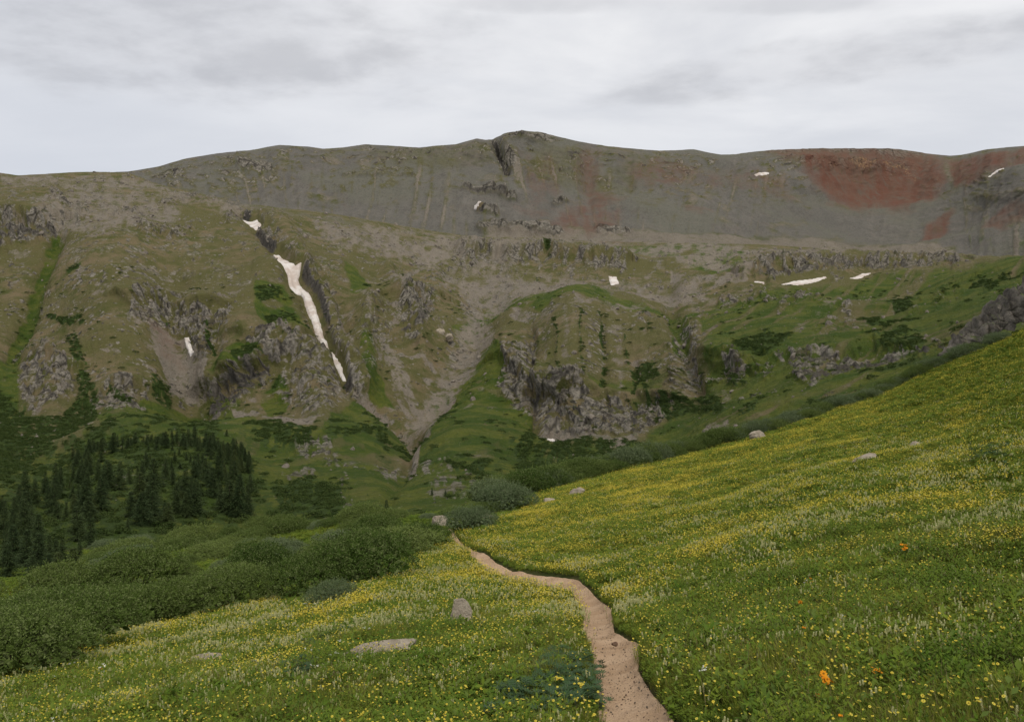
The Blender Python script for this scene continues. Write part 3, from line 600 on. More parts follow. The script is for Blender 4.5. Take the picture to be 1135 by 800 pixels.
# ------------------------------------------------------------------ snow patches
m = NT('old_snow', .7, .3)
c = m.mix(m.mr(m.noise(.06, 6, .7), .42, .62), (.68, .64, .61), (.50, .42, .37))
c = m.mix(m.mr(m.noise(.5, 5, .7), .55, .75, 0, .5), c, (.38, .32, .28))
m.l(c, m.b.inputs['Base Color']); m.bump(m.noise(.6, 5), 1.2)
MAT_SNOW = m.m
def snow(key, sheet, label, thick, shrink=0.):
    pts = np.array(SNOW[key], float); x0, y0 = pts.min(0) - 3; x1, y1 = pts.max(0) + 3
    nx, ny = int((x1 - x0) * 2) + 2, int((y1 - y0) * 2) + 2
    gx, gy = np.meshgrid(np.linspace(x0, x1, nx), np.linspace(y1, y0, ny))
    jx, jy = gx + fbm(gx / 4, gy / 4, o=3, seed=5) * .9, gy + fbm(gx / 4, gy / 4, o=3, seed=6) * .5
    d = sdf(pts, jx, jy) + shrink
    r, c = sheet.rc(gx, gy); r0 = np.clip(r, 0, sheet.nr - 1)
    P_ = sheet.samp(sheet.P, r0, c); thick *= .8
    k = 5                                                        # bridges the small bumps of the ground
    for _ in range(2):
        pad = np.pad(P_, ((1, 1), (1, 1), (0, 0)), 'edge'); P_ = (pad[:-2, 1:-1] + pad[2:, 1:-1] + pad[1:-1, :-2] + pad[1:-1, 2:] + P_) / 5
    N_ = sheet.samp(sheet.N, r0, c)
    off = np.where(d < 0, thick * np.minimum(1, (np.maximum(-d, 0) / 2.0)) ** .6 + .15, -.5 - thick * 4 * np.minimum(1, np.maximum(d, 0) / 1.0))
    P_ = P_ + N_ * off[..., None]
    idx = np.arange(nx * ny).reshape(ny, nx)
    fc = np.stack([idx[:-1, :-1], idx[:-1, 1:], idx[1:, 1:], idx[1:, :-1]], -1)
    keep = (np.maximum.reduce([d[:-1, :-1], d[:-1, 1:], d[1:, 1:], d[1:, :-1]]) < 1.6)
    fc = fc[keep]
    used = np.unique(fc); rm = np.zeros(nx * ny, int); rm[used] = np.arange(len(used))
    o = npmesh('snow_patch', P_.reshape(-1, 3)[used], rm[fc], MAT_SNOW, True)
    tag(o, label, 'snow patch', 'old snow patches left on the mountainside')
snow('couloir', slopes, 'small white snow patch at the very top of the steep rocky gully', 1.5)
snow('gully', slopes, 'long ragged strip of dirty snow lying down the steep gully', 2.0, .7)
snow('ribbon', slopes, 'thin tail of snow in the dark foot of the steep gully below the long strip', 1.0, .1)
snow('chute', slopes, 'narrow upright sliver of snow above a grey scree chute between cliffs', 1.2, -.2)
snow('bench', slopes, 'small heart shaped snow patch alone on the grey bench below the ridge', 1.5, .4)
snow('talus', ridge, 'tiny round snow spot on the grey talus of the far ridge', 3)
snow('left_band', slopes, 'shortest snow streak at the left end of the low pale cliff band', 1.5, .9)
snow('mid_band', slopes, 'longest thin snow streak under the low pale cliff band', 1.5, 1.1)
snow('right_band', slopes, 'thin snow streak at the right end of the low pale cliff band', 1.5, .9)
snow('bowl', ridge, 'flat snow patch on the ridge just left of the red bowl', 3, 1.4)
snow('spur', ridge, 'slanting snow patch right of the red bowl near the skyline', 3, 1.2)
snow('cliff_foot', slopes, 'small snow patch in the hollow at the foot of the central cliff', 1.)

# ------------------------------------------------------------------ stones
def stone_material(name, a, b, lich=(.10, .11, .06), sc=1., turf=False):
    m = NT(name, .9, .15); m.geo_out = m.tc
    nz = lambda s, d=6, r=.65: m.noise(s, d, r, vec=m.tc)
    c = m.mix(m.mr(nz(2.2 * sc), .35, .65), a, b)
    c = m.mix(m.mr(nz(9 * sc, 5, .7), .55, .68, 0, .7), c, lich)
    c = m.mix(m.mr(nz(24 * sc, 4, .7), .58, .7, 0, .5), c, tuple(x * 1.35 for x in b))
    if turf:
        up = m.n('ShaderNodeSeparateXYZ'); m.l(m.geo.outputs['True Normal'], up.inputs[0])
        c = m.mix(m.math('MULTIPLY', m.mr(up.outputs[2], .45, .8), m.mr(nz(1.2 * sc), .42, .56)), c, (.06, .085, .018))
    m.l(c, m.b.inputs['Base Color'])
    m.bump(m.math('ADD', nz(5 * sc), m.math('MULTIPLY', nz(22 * sc), .4)), .08 / sc)
    return m.m
MAT_STONE = stone_material('boulder_stone', (.22, .185, .14), (.40, .345, .275))
MAT_BROWN = stone_material('brown_stone', (.13, .08, .055), (.2, .13, .09))
MAT_RED = stone_material('reddish_gravel', (.22, .14, .10), (.36, .25, .18))
MAT_OUT = stone_material('outcrop_rock', (.085, .076, .064), (.23, .20, .165), (.055, .065, .025), .22, True)
def ico(n):
    me = bpy.data.meshes.new('t')
    import bmesh
    bm = bmesh.new(); bmesh.ops.create_icosphere(bm, subdivisions=n, radius=1)
    bm.verts.ensure_lookup_table()
    V = np.array([v.co[:] for v in bm.verts]); Fc = np.array([[v.index for v in f.verts] for f in bm.faces]); bm.free(); bpy.data.meshes.remove(me)
    return V, Fc
ICO5, ICO2, ICO3 = ico(6), ico(2), ico(3)
def rock_shape(V, seed, cuts=9, rough=.10, fine=True):
    r = np.random.default_rng(seed); V = V.copy()
    for _ in range(cuts):                                          # broken faces
        d = r.normal(size=3); d /= np.linalg.norm(d); k = r.uniform(.55, .85)
        t = V @ d; over = np.maximum(0, t - k); V -= d * over[:, None] * .93
    n = V / np.linalg.norm(V, axis=1, keepdims=True)
    o = r.uniform(0, 50, 3)
    dis = fbm(V[:, 0] * 1.7 + o[0], V[:, 1] * 1.7 + o[1], V[:, 2] * 1.7 + o[2], o=5 if fine else 2, seed=seed, gain=.55) * rough
    if fine: dis += (fbm(V[:, 0] * 3 + o[0], V[:, 1] * 3 + o[1], V[:, 2] * 5 + o[2], o=3, seed=seed + 5, ridge=True) - .5) * rough * .35
    if fine:
        ca, ce = cells(V[:, 0] * 1.1 + o[0], V[:, 1] * 1.1 + o[1], V[:, 2] * 1.6 + o[2], seed); dis += rough * (.9 * ca - .5 + .4 * sstep(0, .12, ce))
    return V + n * dis[:, None]
def boulder(x, y, wpx, hpx, label, seed, tilt=0., yaw=0., sheet=None, mat=None, deep=.7, group='pale boulders lying in the meadow', cuts=9, taper=0.):
    sheet = sheet or meadow
    b = sheet.at(np.array([x]), np.array([y + hpx * .35]))[0]; s_ = b[1] / F
    V = rock_shape(ICO5[0], seed, cuts)
    V[:, 0] *= 1 - taper * V[:, 2]
    V = V * np.array([wpx * s_ * .62, wpx * s_ * deep * .6, hpx * s_ * .78])
    cy, sy = math.cos(yaw), math.sin(yaw)
    V = np.c_[V[:, 0] * cy - V[:, 1] * sy, V[:, 0] * sy + V[:, 1] * cy, V[:, 2]]
    ct, st = math.cos(tilt), math.sin(tilt)
    V = np.c_[V[:, 0] * ct - V[:, 2] * st, V[:, 1], V[:, 0] * st + V[:, 2] * ct]
    o = npmesh('boulder', V, ICO5[1], mat or MAT_STONE, True)
    q = unproj(x, y, b[1]); o.location = q
    return tag(o, label, 'boulder', group)
boulder(410, 729, 90, 24, 'longest flat grey boulder with lichen, lying in the flowers left of the trail', 11, .10, .2, cuts=10)
boulder(231, 733, 35, 12, 'flat pale slab of stone furthest left in the flower meadow', 12, .03)
boulder(511, 689, 24, 33, 'upright pale boulder standing in the meadow left of the trail bend', 33, .12, cuts=6, taper=.08)
boulder(306, 754, 16, 12, 'small pinkish boulder half sunk in flowers, right one of a close pair', 14, -.1)
boulder(284, 753, 24, 11, 'low greyish stone half sunk in flowers, left one of a close pair', 15, .1)
boulder(487, 579, 17, 12, 'rounded pale boulder beside the trail where it vanishes into the willows', 16, -.2, group='pale boulders by the willows')
boulder(841, 485, 18, 10, 'grey boulder on the crest of the meadow against the willows', 17, .1, group='boulders on the right hillside')
boulder(959, 511, 27, 10, 'long pale boulder slanting on the right hillside of flowers', 18, .45, group='boulders on the right hillside')
boulder(607, 557, 15, 7, 'small pinkish boulder at the yellow edge of the meadow beside the willows', 19, .0, group='boulders on the right hillside')
boulder(640, 547, 15, 8, 'pale leaning stone in the yellow flowers near the crest', 20, .3, group='boulders on the right hillside')
boulder(1013, 494, 12, 6, 'faint low stone above the slanting boulder on the right hillside', 21, .3, group='boulders on the right hillside')
boulder(481, 697, 10, 6, 'small reddish brown stone next to the upright pale boulder', 22, 0, mat=MAT_BROWN, group='boulders of the left meadow')
boulder(681.5, 713.5, 6, 3.6, 'small dark stone lying on the trail', 23, 0, mat=MAT_BROWN, group='stones on the trail')
boulder(487, 369, 10, 9, 'large squarish pale block alone on the grey scree chute', 24, .1, sheet=slopes, group='blocks on the far slopes')
boulder(39, 531, 11, 4.5, 'bright pale boulder on the grass left of the wooded knoll', 25, 0, sheet=slopes, group='blocks on the far slopes')
boulder(257, 473, 9, 4, 'small white slanting slab on the green slope under the dark cliff', 26, -.4, sheet=slopes, group='blocks on the far slopes')
boulder(498, 374, 9, 6, 'lower of two pale blocks on the grey scree chute', 27, .2, sheet=slopes, group='blocks on the far slopes')
boulder(538, 574, 16, 9, 'pale boulder poking out of the rounded willow beside the trail', 28, -.3, group='pale boulders by the willows')

# the dark outcrop at the right edge: a broken rib of rock
nu, nv_ = 420, 120
u = np.linspace(0, 1, nu)
line_ = np.array([(1040,394,106,1),(1052,386,105,6),(1062,376,104,13),(1080,366,103,17),(1096,358,102,14),(1112,345,101,17),(1135,328,100,22),(1165,308,99,24),(1205,285,98,24),(1260,258,97,18),(1300,240,97,3)], float)
tt = np.linspace(0, 1, len(line_)); Lx, Ly, LD, LH = [np.interp(u, tt, line_[:, k]) for k in range(4)]
cen = unproj(Lx, Ly + LH * .55, LD); hh = (LH * .62 * (1 + 1.1 * fbm(u * 16, u * 0, o=3, seed=320))) * LD / F
th = np.linspace(-.35, math.pi + .35, nv_)
V = cen[:, None, :] + np.stack([0 * th[None] * hh[:, None] + .1 * np.cos(th)[None] * hh[:, None], -np.cos(th)[None] * hh[:, None] * 1.1, np.sin(th)[None] * hh[:, None] * 1.25], -1)
nrm = np.stack([0 * th, -np.cos(th), np.sin(th)], -1)[None]
q_ = V / 1.0
ca, ce = cells(q_[..., 0] / 1.7, q_[..., 1] / 1.7, q_[..., 2] / .9, 324)
d_ = ca * .9 + .5 * sstep(0, .2, ce) + fbm(q_[..., 0] / 2.6, q_[..., 1] / 2.6, q_[..., 2] / 1.8, o=6, seed=321, ridge=True, gain=.62) * .7 + fbm(q_[..., 0] / 5, q_[..., 1] / 5, q_[..., 2] / 5, o=3, seed=322) * 1.3
stp = (q_[..., 2] + .45 * q_[..., 0] * -.5 + fbm(q_[..., 0] / 3, q_[..., 1] / 3, o=2, seed=323)) / .9
d_ += .35 * np.abs((stp % 1) - .5) * 2
V = V + nrm * ((d_ - .4) * np.clip(hh[:, None] / 1.6, .1, 1.1))[..., None]
ix = np.arange(nu * nv_).reshape(nu, nv_)
tag(npmesh('rock_outcrop', V.reshape(-1, 3), np.stack([ix[:-1, :-1], ix[:-1, 1:], ix[1:, 1:], ix[1:, :-1]], -1).reshape(-1, 4), MAT_OUT, False), 'dark craggy rock outcrop at the right edge above the meadow crest', 'rock outcrop')

# ------------------------------------------------------------------ instancing for ground cover
def scatter(name, pts, rot, scl, var, sources, tone=None, label=None, cat=None):
    me = bpy.data.meshes.new(name); me.vertices.add(len(pts)); me.vertices.foreach_set('co', np.asarray(pts, np.float32).ravel())
    def add(k, typ, v, fld):
        a = me.attributes.new(k, typ, 'POINT'); a.data.foreach_set(fld, np.ascontiguousarray(v).ravel())
    add('rot', 'FLOAT_VECTOR', np.asarray(rot, np.float32), 'vector'); add('scl', 'FLOAT_VECTOR', np.asarray(scl, np.float32), 'vector')
    add('var', 'INT', np.asarray(var, np.int32), 'value')
    add('tone', 'FLOAT', np.asarray(tone if tone is not None else np.random.default_rng(1).random(len(pts)), np.float32), 'value')
    o = bpy.data.objects.new(name, me); COL.objects.link(o)
    ng = bpy.data.node_groups.new(name + '_nodes', 'GeometryNodeTree')
    ng.interface.new_socket('Geometry', in_out='INPUT', socket_type='NodeSocketGeometry')
    ng.interface.new_socket('Geometry', in_out='OUTPUT', socket_type='NodeSocketGeometry')
    N = ng.nodes; gi, go = N.new('NodeGroupInput'), N.new('NodeGroupOutput'); j = N.new('GeometryNodeJoinGeometry')
    def na(nm, t):
        q = N.new('GeometryNodeInputNamedAttribute'); q.data_type = t; q.inputs[0].default_value = nm
        return next(s for s in q.outputs if s.enabled and s.name == 'Attribute')
    rr, ss, vv_ = na('rot', 'FLOAT_VECTOR'), na('scl', 'FLOAT_VECTOR'), na('var', 'INT')
    for k, src in enumerate(sources):
        oi = N.new('GeometryNodeObjectInfo'); oi.inputs['Object'].default_value = src
        cp = N.new('FunctionNodeCompare'); cp.data_type = 'INT'; cp.operation = 'EQUAL'
        ia = [s for s in cp.inputs if s.enabled and s.name in 'AB']
        ng.links.new(vv_, ia[0]); ia[1].default_value = k
        ip = N.new('GeometryNodeInstanceOnPoints')
        ng.links.new(gi.outputs[0], ip.inputs['Points']); ng.links.new(cp.outputs[0], ip.inputs['Selection'])
        ng.links.new(oi.outputs['Geometry'], ip.inputs['Instance'])
        ng.links.new(rr, ip.inputs['Rotation']); ng.links.new(ss, ip.inputs['Scale'])
        ng.links.new(ip.outputs[0], j.inputs[0])
    ng.links.new(j.outputs[0], go.inputs[0])
    md = o.modifiers.new('scatter', 'NODES'); md.node_group = ng
    return tag(o, label, cat, kind='stuff')

def leafmat(name, a, b, c3, tone=None, rnd=.5, trans=.15, spec=.05, rough=.8):
    """leaf colour varies by plant (tone) and from leaf to leaf"""
    m = NT(name, rough, spec)
    oi = m.n('ShaderNodeObjectInfo').outputs['Random']
    t = m.attr('tone', 'INSTANCER')
    col = m.mix(m.math('ADD', m.math('MULTIPLY', t, 1 - rnd), m.math('MULTIPLY', oi, rnd)), a, b)
    isl = m.geo.outputs['Random Per Island']
    col = m.mix(m.mr(isl, .5, 1., 0, .8, False), col, c3)
    m.l(col, m.b.inputs['Base Color'])
    if trans:
        tr_ = m.n('ShaderNodeBsdfTranslucent'); m.l(col, tr_.inputs[0])
        mx = m.n('ShaderNodeMixShader'); mx.inputs[0].default_value = trans
        m.l(m.b.outputs[0], mx.inputs[1]); m.l(tr_.outputs[0], mx.inputs[2]); m.l(mx.outputs[0], m.out.inputs[0])
    return m.m

class MB:
    def __init__(s): s.v = []; s.f = []; s.m = []; s.n = 0
    def add(s, V, Fc, mi=0):
        V = np.asarray(V, float).reshape(-1, 3); Fc = np.asarray(Fc)
        s.v.append(V); s.f.append(Fc + s.n); s.m.append(np.full(len(Fc), mi)); s.n += len(V)
    def obj(s, name, mats, link=False, parent=None, smooth=False):
        return npmesh(name, np.concatenate(s.v), np.concatenate(s.f), smooth=smooth, link=link, parent=parent, mats=mats, midx=np.concatenate(s.m))

def blades(mb, r, n, rad, h, w, lean=.5, mi=0, seg=3, curl=.5):
    """grass blades as tapering bent strips"""
    for _ in range(n):
        a, q = r.uniform(0, 2 * math.pi), rad * math.sqrt(r.random()); bx, by = q * math.cos(a), q * math.sin(a)
        L_ = h * r.uniform(.55, 1.15); d = a + r.normal(0, .8); le = lean * r.uniform(.2, 1.2) * L_
        ww = w * r.uniform(.6, 1.3); sx, sy = -math.sin(d) * ww, math.cos(d) * ww
        t = np.linspace(0, 1, seg + 1); V = []
        for k in t:
            cx, cy = bx + math.cos(d) * le * k ** 2, by + math.sin(d) * le * k ** 2; z = L_ * (k - curl * .35 * k ** 3)
            e = (1 - k ** 1.5) * .5 + .04
            V += [(cx - sx * e, cy - sy * e, z), (cx + sx * e, cy + sy * e, z)]
        mb.add(V, [[2 * k, 2 * k + 1, 2 * k + 3, 2 * k + 2] for k in range(seg)], mi)

def leaf(mb, base, d, up, ln, w, mi=0):
    d = np.array(d, float); d /= np.linalg.norm(d) + 1e-9; u = np.array(up, float); s_ = np.cross(d, u); s_ /= np.linalg.norm(s_) + 1e-9
    b = np.array(base, float)
    mb.add([b, b + d * ln * .5 + s_ * w * .5, b + d * ln + np.array([0, 0, -.12 * ln]), b + d * ln * .5 - s_ * w * .5], [[0, 1, 2, 3]], mi)

def forb(mb, r, n, rad, h, ln, w, mi=0):
    """leafy plants: leaves set round short stems"""
    for _ in range(n):
        a, q = r.uniform(0, 2 * math.pi), rad * math.sqrt(r.random()); bx, by = q * math.cos(a), q * math.sin(a)
        hh = h * r.uniform(.5, 1.1); nl = r.integers(7, 12)
        for k in range(nl):
            t = (k + 1) / nl; d = r.uniform(0, 2 * math.pi); el = r.uniform(-.1, .9)
            leaf(mb, (bx, by, hh * t), (math.cos(d), math.sin(d), el), (0, 0, 1), ln * r.uniform(.6, 1.2), w * r.uniform(.7, 1.2), mi)

G_GRASS = leafmat('grass_blades', (.060, .108, .010), (.205, .228, .028), (.26, .24, .06))
G_FORB = leafmat('meadow_leaves', (.042, .098, .010), (.178, .222, .028), (.10, .14, .035))
G_TEAL = leafmat('lupine_leaves', (.045, .090, .035), (.065, .105, .050), (.085, .115, .080))
G_DRY = leafmat('dry_stalks', (.15, .12, .055), (.22, .17, .09), (.11, .10, .04))

def tuft(seed, kind):
    r = np.random.default_rng(seed); mb = MB()
    if kind == 'grass':
        blades(mb, r, 42, .13, .20, .006, .5); blades(mb, r, 9, .12, .27, .003, .4, mi=2)
    elif kind == 'forb':
        forb(mb, r, 9, .13, .15, .055, .020, 1); blades(mb, r, 14, .13, .20, .005, .5)
    elif kind == 'broad':
        forb(mb, r, 7, .12, .13, .085, .034, 1); blades(mb, r, 8, .14, .16, .005, .5)
    elif kind == 'farg':                                            # coarser, for farther ground
        blades(mb, r, 55, .30, .24, .016, .5, seg=2); forb(mb, r, 10, .3, .17, .10, .05, 1); blades(mb, r, 6, .3, .28, .008, .4, mi=2, seg=2)
    elif kind == 'farf':
        forb(mb, r, 22, .30, .19, .10, .045, 1); blades(mb, r, 25, .3, .22, .014, .5, seg=2)
    return mb.obj('tuft', [G_GRASS, G_FORB, G_DRY])

WILLOW = [(-280,800),(0,760),(43,747),(84,720),(110,710),(154,697),(187,687),(234,679),(278,676),(290,662),(305,662),(312,677),(351,668),(380,657),(400,650),(447,633),(460,623),(457,613),(480,608),(497,602),(494,585),(505,588),(560,574),(588,562),(597,545),(560,500),(-280,500)]
# ground samples of the meadow by area
def sample_ground(n, dens, seed, ymin=None):
    r = np.random.default_rng(seed); R_, C_ = meadow.nr, meadow.nc
    P_ = meadow.P[:R_]
    A = np.linalg.norm(np.cross(P_[1:, :-1] - P_[:-1, :-1], P_[:-1, 1:] - P_[:-1, :-1]), axis=-1)
    Xc, Yc = meadow.X[:R_ - 1, :-1], meadow.Yp[:R_ - 1, :-1]; D_ = P_[:-1, :-1, 1]
    W = A * dens(Xc, Yc, D_, P_[:-1, :-1]) * (Xc > -120) * (Xc < 1260) * (Yc < 960)
    cdf = np.cumsum(W.ravel()); k = np.searchsorted(cdf, r.random(n) * cdf[-1]); i, j = np.unravel_index(np.minimum(k, W.size - 1), W.shape)
    fr, fc_ = i + r.random(n), j + r.random(n)
    pt = meadow.samp(meadow.P, fr, fc_); x = meadow.samp(meadow.X, fr, fc_); y = meadow.samp(meadow.Yp, fr, fc_)
    return pt, x, y, W.sum()
def edge_m(x, y, D_): return sdf(TRAIL, x, y) * D_ / F

def rots(r, n, tilt=.18):
    return np.c_[r.normal(0, tilt, n), r.normal(0, tilt, n), r.uniform(0, 6.283, n)]
def patch(pt, sc, seed): return fbm(pt[..., 0] / sc, pt[..., 1] / sc, o=3, seed=seed)

TEAL = [[(555,800),(565,772),(590,752),(625,742),(650,735),(655,775),(640,800),(600,815),(560,815)], [(320,750),(350,748),(355,770),(325,775)], [(330,722),(385,705),(380,716),(340,730)], [(1070,500),(1115,495),(1120,520),(1080,522)], [(375,650),(395,648),(392,660),(378,660)]]
def teal_d(x, y): return np.minimum.reduce([sdf(t, x, y) for t in TEAL])

srcs = [tuft(401, 'grass'), tuft(402, 'grass'), tuft(403, 'forb'), tuft(404, 'forb'), tuft(405, 'broad'), tuft(406, 'farg'), tuft(407, 'farg'), tuft(408, 'farf'), tuft(409, 'farf')]
def dens_g(x, y, D_, P_):
    return np.where(D_ < 14, 1 / np.maximum(D_, 4) ** .9, .0) * (edge_m(x, y, D_) > .06) * ((sdf(WILLOW, x, y) > -15) + .5)
r = np.random.default_rng(500)
n = 52000
pt, x, y, _ = sample_ground(n, dens_g, 501)
v = np.where(patch(pt, 1.5, 510) + r.normal(0, .25, n) > .12, r.integers(0, 2, n), r.integers(2, 5, n))
sc = .70 * r.uniform(.6, 1.4, n) * (1 + .5 * patch(pt, .8, 516)) * (1 + .25 * patch(pt, 3, 511)) * np.where(edge_m(x, y, pt[:, 1]) < .3, .65, 1) * np.where(r.random(n) < .1, 1.25, 1)
tone = np.clip(.5 + .9 * patch(pt, 4, 512) + .9 * patch(pt, .9, 515), 0, 1)
def dens_f(x, y, D_, P_):
    return np.where(D_ >= 12, 1 / D_ ** 1.1, .0) * (edge_m(x, y, D_) > .06) * ((sdf(WILLOW, x, y) > -10) + .5)
n2 = 78000
pt2, x2, y2, _ = sample_ground(n2, dens_f, 502)
v2 = np.where(patch(pt2, 4, 513) + r.normal(0, .25, n2) > 0, r.integers(5, 7, n2), r.integers(7, 9, n2))
sc2 = r.uniform(.7, 1.25, n2) * np.interp(pt2[:, 1], [12, 70], [.50, 1.15]) * np.where(edge_m(x2, y2, pt2[:, 1]) < .4, .6, 1)
tone2 = np.clip(.6 + .8 * patch(pt2, 7, 512) + .7 * patch(pt2, 2, 515), 0, 1)
A = lambda s: np.c_[s, s, s * 1.]
scatter('meadow_grass', np.r_[pt, pt2], np.r_[rots(r, n), rots(r, n2, .12)], np.r_[A(sc), np.c_[sc2, sc2, np.minimum(sc2, 1.1)]], np.r_[v, v2], srcs, np.r_[tone, tone2],
        'green grass and leafy meadow plants covering the hillside', 'grass')

# taller leafy clumps near the trail
def dens_l(x, y, D_, P_): return (D_ < 16) * (edge_m(x, y, D_) > .25) * (sstep(.0, .3, patch(P_, 1.3, 550)) + .08) * (1 + 2 * (x > 740)) / np.maximum(D_, 3) ** 1.2
def tall(seed):
    r = np.random.default_rng(seed); mb = MB()
    for _ in range(7):
        a, q = r.uniform(0, 6.28), .12 * math.sqrt(r.random()); bx, by, hh = q * math.cos(a), q * math.sin(a), r.uniform(.16, .34)
        mb.add([(bx - .002, by, 0), (bx + .002, by, 0), (bx * 1.4 + .001, by * 1.4, hh), (bx * 1.4 - .001, by * 1.4, hh)], [[0, 1, 2, 3]], 0)
        for k in range(13):
            t = (k + 1) / 13; d = k * 2.4 + r.normal(0, .3); leaf(mb, (bx * (1 + .4 * t), by * (1 + .4 * t), hh * t), (math.cos(d), math.sin(d), .35 + .5 * t), (0, 0, 1), .075 * (1.2 - .6 * t), .024 * (1.2 - .5 * t), 0)
    blades(mb, r, 16, .14, .30, .005, .5, mi=1)
    return mb.obj('tall_leaves', [G_FORB, G_DRY])
nl_ = 2600; ptl, xl, yl, _ = sample_ground(nl_, dens_l, 551)
scatter('leafy_meadow_plants', ptl, rots(r, nl_), A(r.uniform(.55, 1.0, nl_)), r.integers(0, 3, nl_), [tall(561), tall(562), tall(563)], np.clip(.5 + patch(ptl, 2, 552), 0, 1), 'taller leafy green plants standing in clumps in the near meadow', 'leafy plants')

# bluish lupine foliage
def lup(seed):
    r = np.random.default_rng(seed); mb = MB()
    for _ in range(16):
        a, q = r.uniform(0, 6.28), .2 * math.sqrt(r.random()); b = np.array([q * math.cos(a), q * math.sin(a), r.uniform(.06, .19)]); ld = r.uniform(0, 6.28)
        for k in range(8):
            d = ld + k * 6.28 / 8; leaf(mb, b, (math.cos(d), math.sin(d), .5), (0, 0, 1), .065, .016, 0)
    blades(mb, r, 10, .18, .22, .005, .4, mi=1)
    return mb.obj('lupine', [G_TEAL, G_GRASS])
nt = 430
def dens_t(x, y, D_, P_): return sstep(6, -12, teal_d(x, y)) * (.25 + sstep(-.1, .2, fbm(P_[..., 0] / .8, P_[..., 1] / .8, o=2, seed=560))) * (edge_m(x, y, D_) > .05) * 1 / np.maximum(D_, 3)
pt, x, y, _ = sample_ground(nt, dens_t, 503)
s1 = r.uniform(.55, .95, nt)
scatter('lupine_leaves', pt, rots(r, nt), A(s1), r.integers(0, 2, nt), [lup(421), lup(422)], None, 'blue green lupine foliage in patches among the grass', 'leafy plants')

pebs = [npmesh('pebble', rock_shape(ICO2[0], 390 + k, 6, .1, False), ICO2[1], (MAT_STONE, MAT_RED, MAT_STONE)[k], False, link=False) for k in range(3)]
rp = np.random.default_rng(391); npb = 3200; ui, wi = (rp.random(npb) ** .7 * (n_tr - 1)).astype(int), rp.beta(.8, .8, npb)
P0 = trail_pts[ui, np.clip(((wi * 1.08 - .04 + .12) / 1.24 * 24).astype(int), 0, 23)]; P0 = P0 + np.c_[rp.normal(0, .015, (npb, 2)), np.zeros(npb)]
sp_ = np.clip(.003 + .0025 * rp.pareto(2.2, npb), 0, .009)
scatter('trail_pebbles', P0, rp.uniform(0, 6.28, (npb, 3)), np.c_[sp_ * 1.2, sp_, sp_ * .7], rp.integers(0, 3, npb), pebs, None, 'small pebbles scattered on the dirt trail', 'pebbles')

# ------------------------------------------------------------------ flowers
def petalmat(name, a, b):
    m = NT(name, .7, .1); c = m.mix(m.geo.outputs['Random Per Island'], a, b); m.l(c, m.b.inputs['Base Color'])
    tr_ = m.n('ShaderNodeBsdfTranslucent'); m.l(c, tr_.inputs[0]); mx = m.n('ShaderNodeMixShader'); mx.inputs[0].default_value = .3
    m.l(m.b.outputs[0], mx.inputs[1]); m.l(tr_.outputs[0], mx.inputs[2]); m.l(mx.outputs[0], m.out.inputs[0]); return m.m
Y_PET = petalmat('yellow_petals', (.64, .51, .05), (.76, .66, .12)); O_PET = petalmat('orange_petals', (.72, .24, .01), (.78, .36, .02))
W_PET = petalmat('cream_bracts', (.54, .53, .24), (.66, .65, .40)); D_EYE = petalmat('flower_eye', (.22, .10, .01), (.3, .14, .01)); P_PET = petalmat('white_petals', (.68, .68, .60), (.78, .78, .72))
def stem(mb, b, t, w, mi):
    b = np.array(b); t = np.array(t); s_ = np.array([w, 0, 0]); s2 = np.array([0, w, 0])
    mb.add([b - s_, b + s_, t + s_, t - s_], [[0, 1, 2, 3]], mi); mb.add([b - s2, b + s2, t + s2, t - s2], [[0, 1, 2, 3]], mi)
def disc(mb, c, rad, npet, r, mi, eye=None, tilt=.5):
    n_ = np.array([r.normal(0, tilt), r.normal(0, tilt) - .25, 1.]); n_ /= np.linalg.norm(n_); u = np.cross(n_, [0, 1, .1]); u /= np.linalg.norm(u); w = np.cross(n_, u); c = np.array(c)
    for k in range(npet):
        a = k * 6.283 / npet; d = math.cos(a) * u + math.sin(a) * w; e = -math.sin(a) * u + math.cos(a) * w; hw = rad * math.pi / npet * .95
        mb.add([c, c + d * rad * .6 + e * hw - n_ * rad * .05, c + d * rad + n_ * rad * .1, c + d * rad * .6 - e * hw], [[0, 1, 2, 3]], mi)
    if eye is not None:
        q = n_ * rad * .12; mb.add([c + q + .3 * rad * u, c + q + .3 * rad * w, c + q - .3 * rad * u, c + q - .3 * rad * w], [[0, 1, 2, 3]], eye)
def ycl(seed, n, rad, fr, h):
    r = np.random.default_rng(seed); mb = MB()
    for _ in range(n):
        a, q = r.uniform(0, 6.28), rad * math.sqrt(r.random()); x, y = q * math.cos(a), q * math.sin(a); hh = h * r.uniform(.7, 1.15)
        stem(mb, (x, y, 0), (x, y, hh), .0015, 0); disc(mb, (x, y, hh), fr * r.uniform(.7, 1.2), 6, r, 1, 2)
        leaf(mb, (x, y, hh * .5), (math.cos(a), math.sin(a), .6), (0, 0, 1), .05, .012, 0)
    return mb.obj('flower', [G_GRASS, Y_PET, D_EYE])
def brush(seed, n, rad, s=1.):
    r = np.random.default_rng(seed); mb = MB()
    for _ in range(n):
        a, q = r.uniform(0, 6.28), rad * math.sqrt(r.random()); x, y = q * math.cos(a), q * math.sin(a); hh = .24 * r.uniform(.7, 1.15)
        stem(mb, (x, y, 0), (x, y, hh), .002, 0)
        for k in range(16):
            t = k / 15; d = k * 2.4; leaf(mb, (x, y, hh - .01 + .045 * t * s), (math.cos(d) * .55, math.sin(d) * .55, 1), (0, 0, 1), .024 * s * (1.15 - .5 * t), .010 * s, 1)
        for k in range(5): d = r.uniform(0, 6.28); leaf(mb, (x, y, hh * (.3 + .12 * k)), (math.cos(d), math.sin(d), .7), (0, 0, 1), .045, .009, 0)
    return mb.obj('paintbrush', [G_FORB, W_PET])
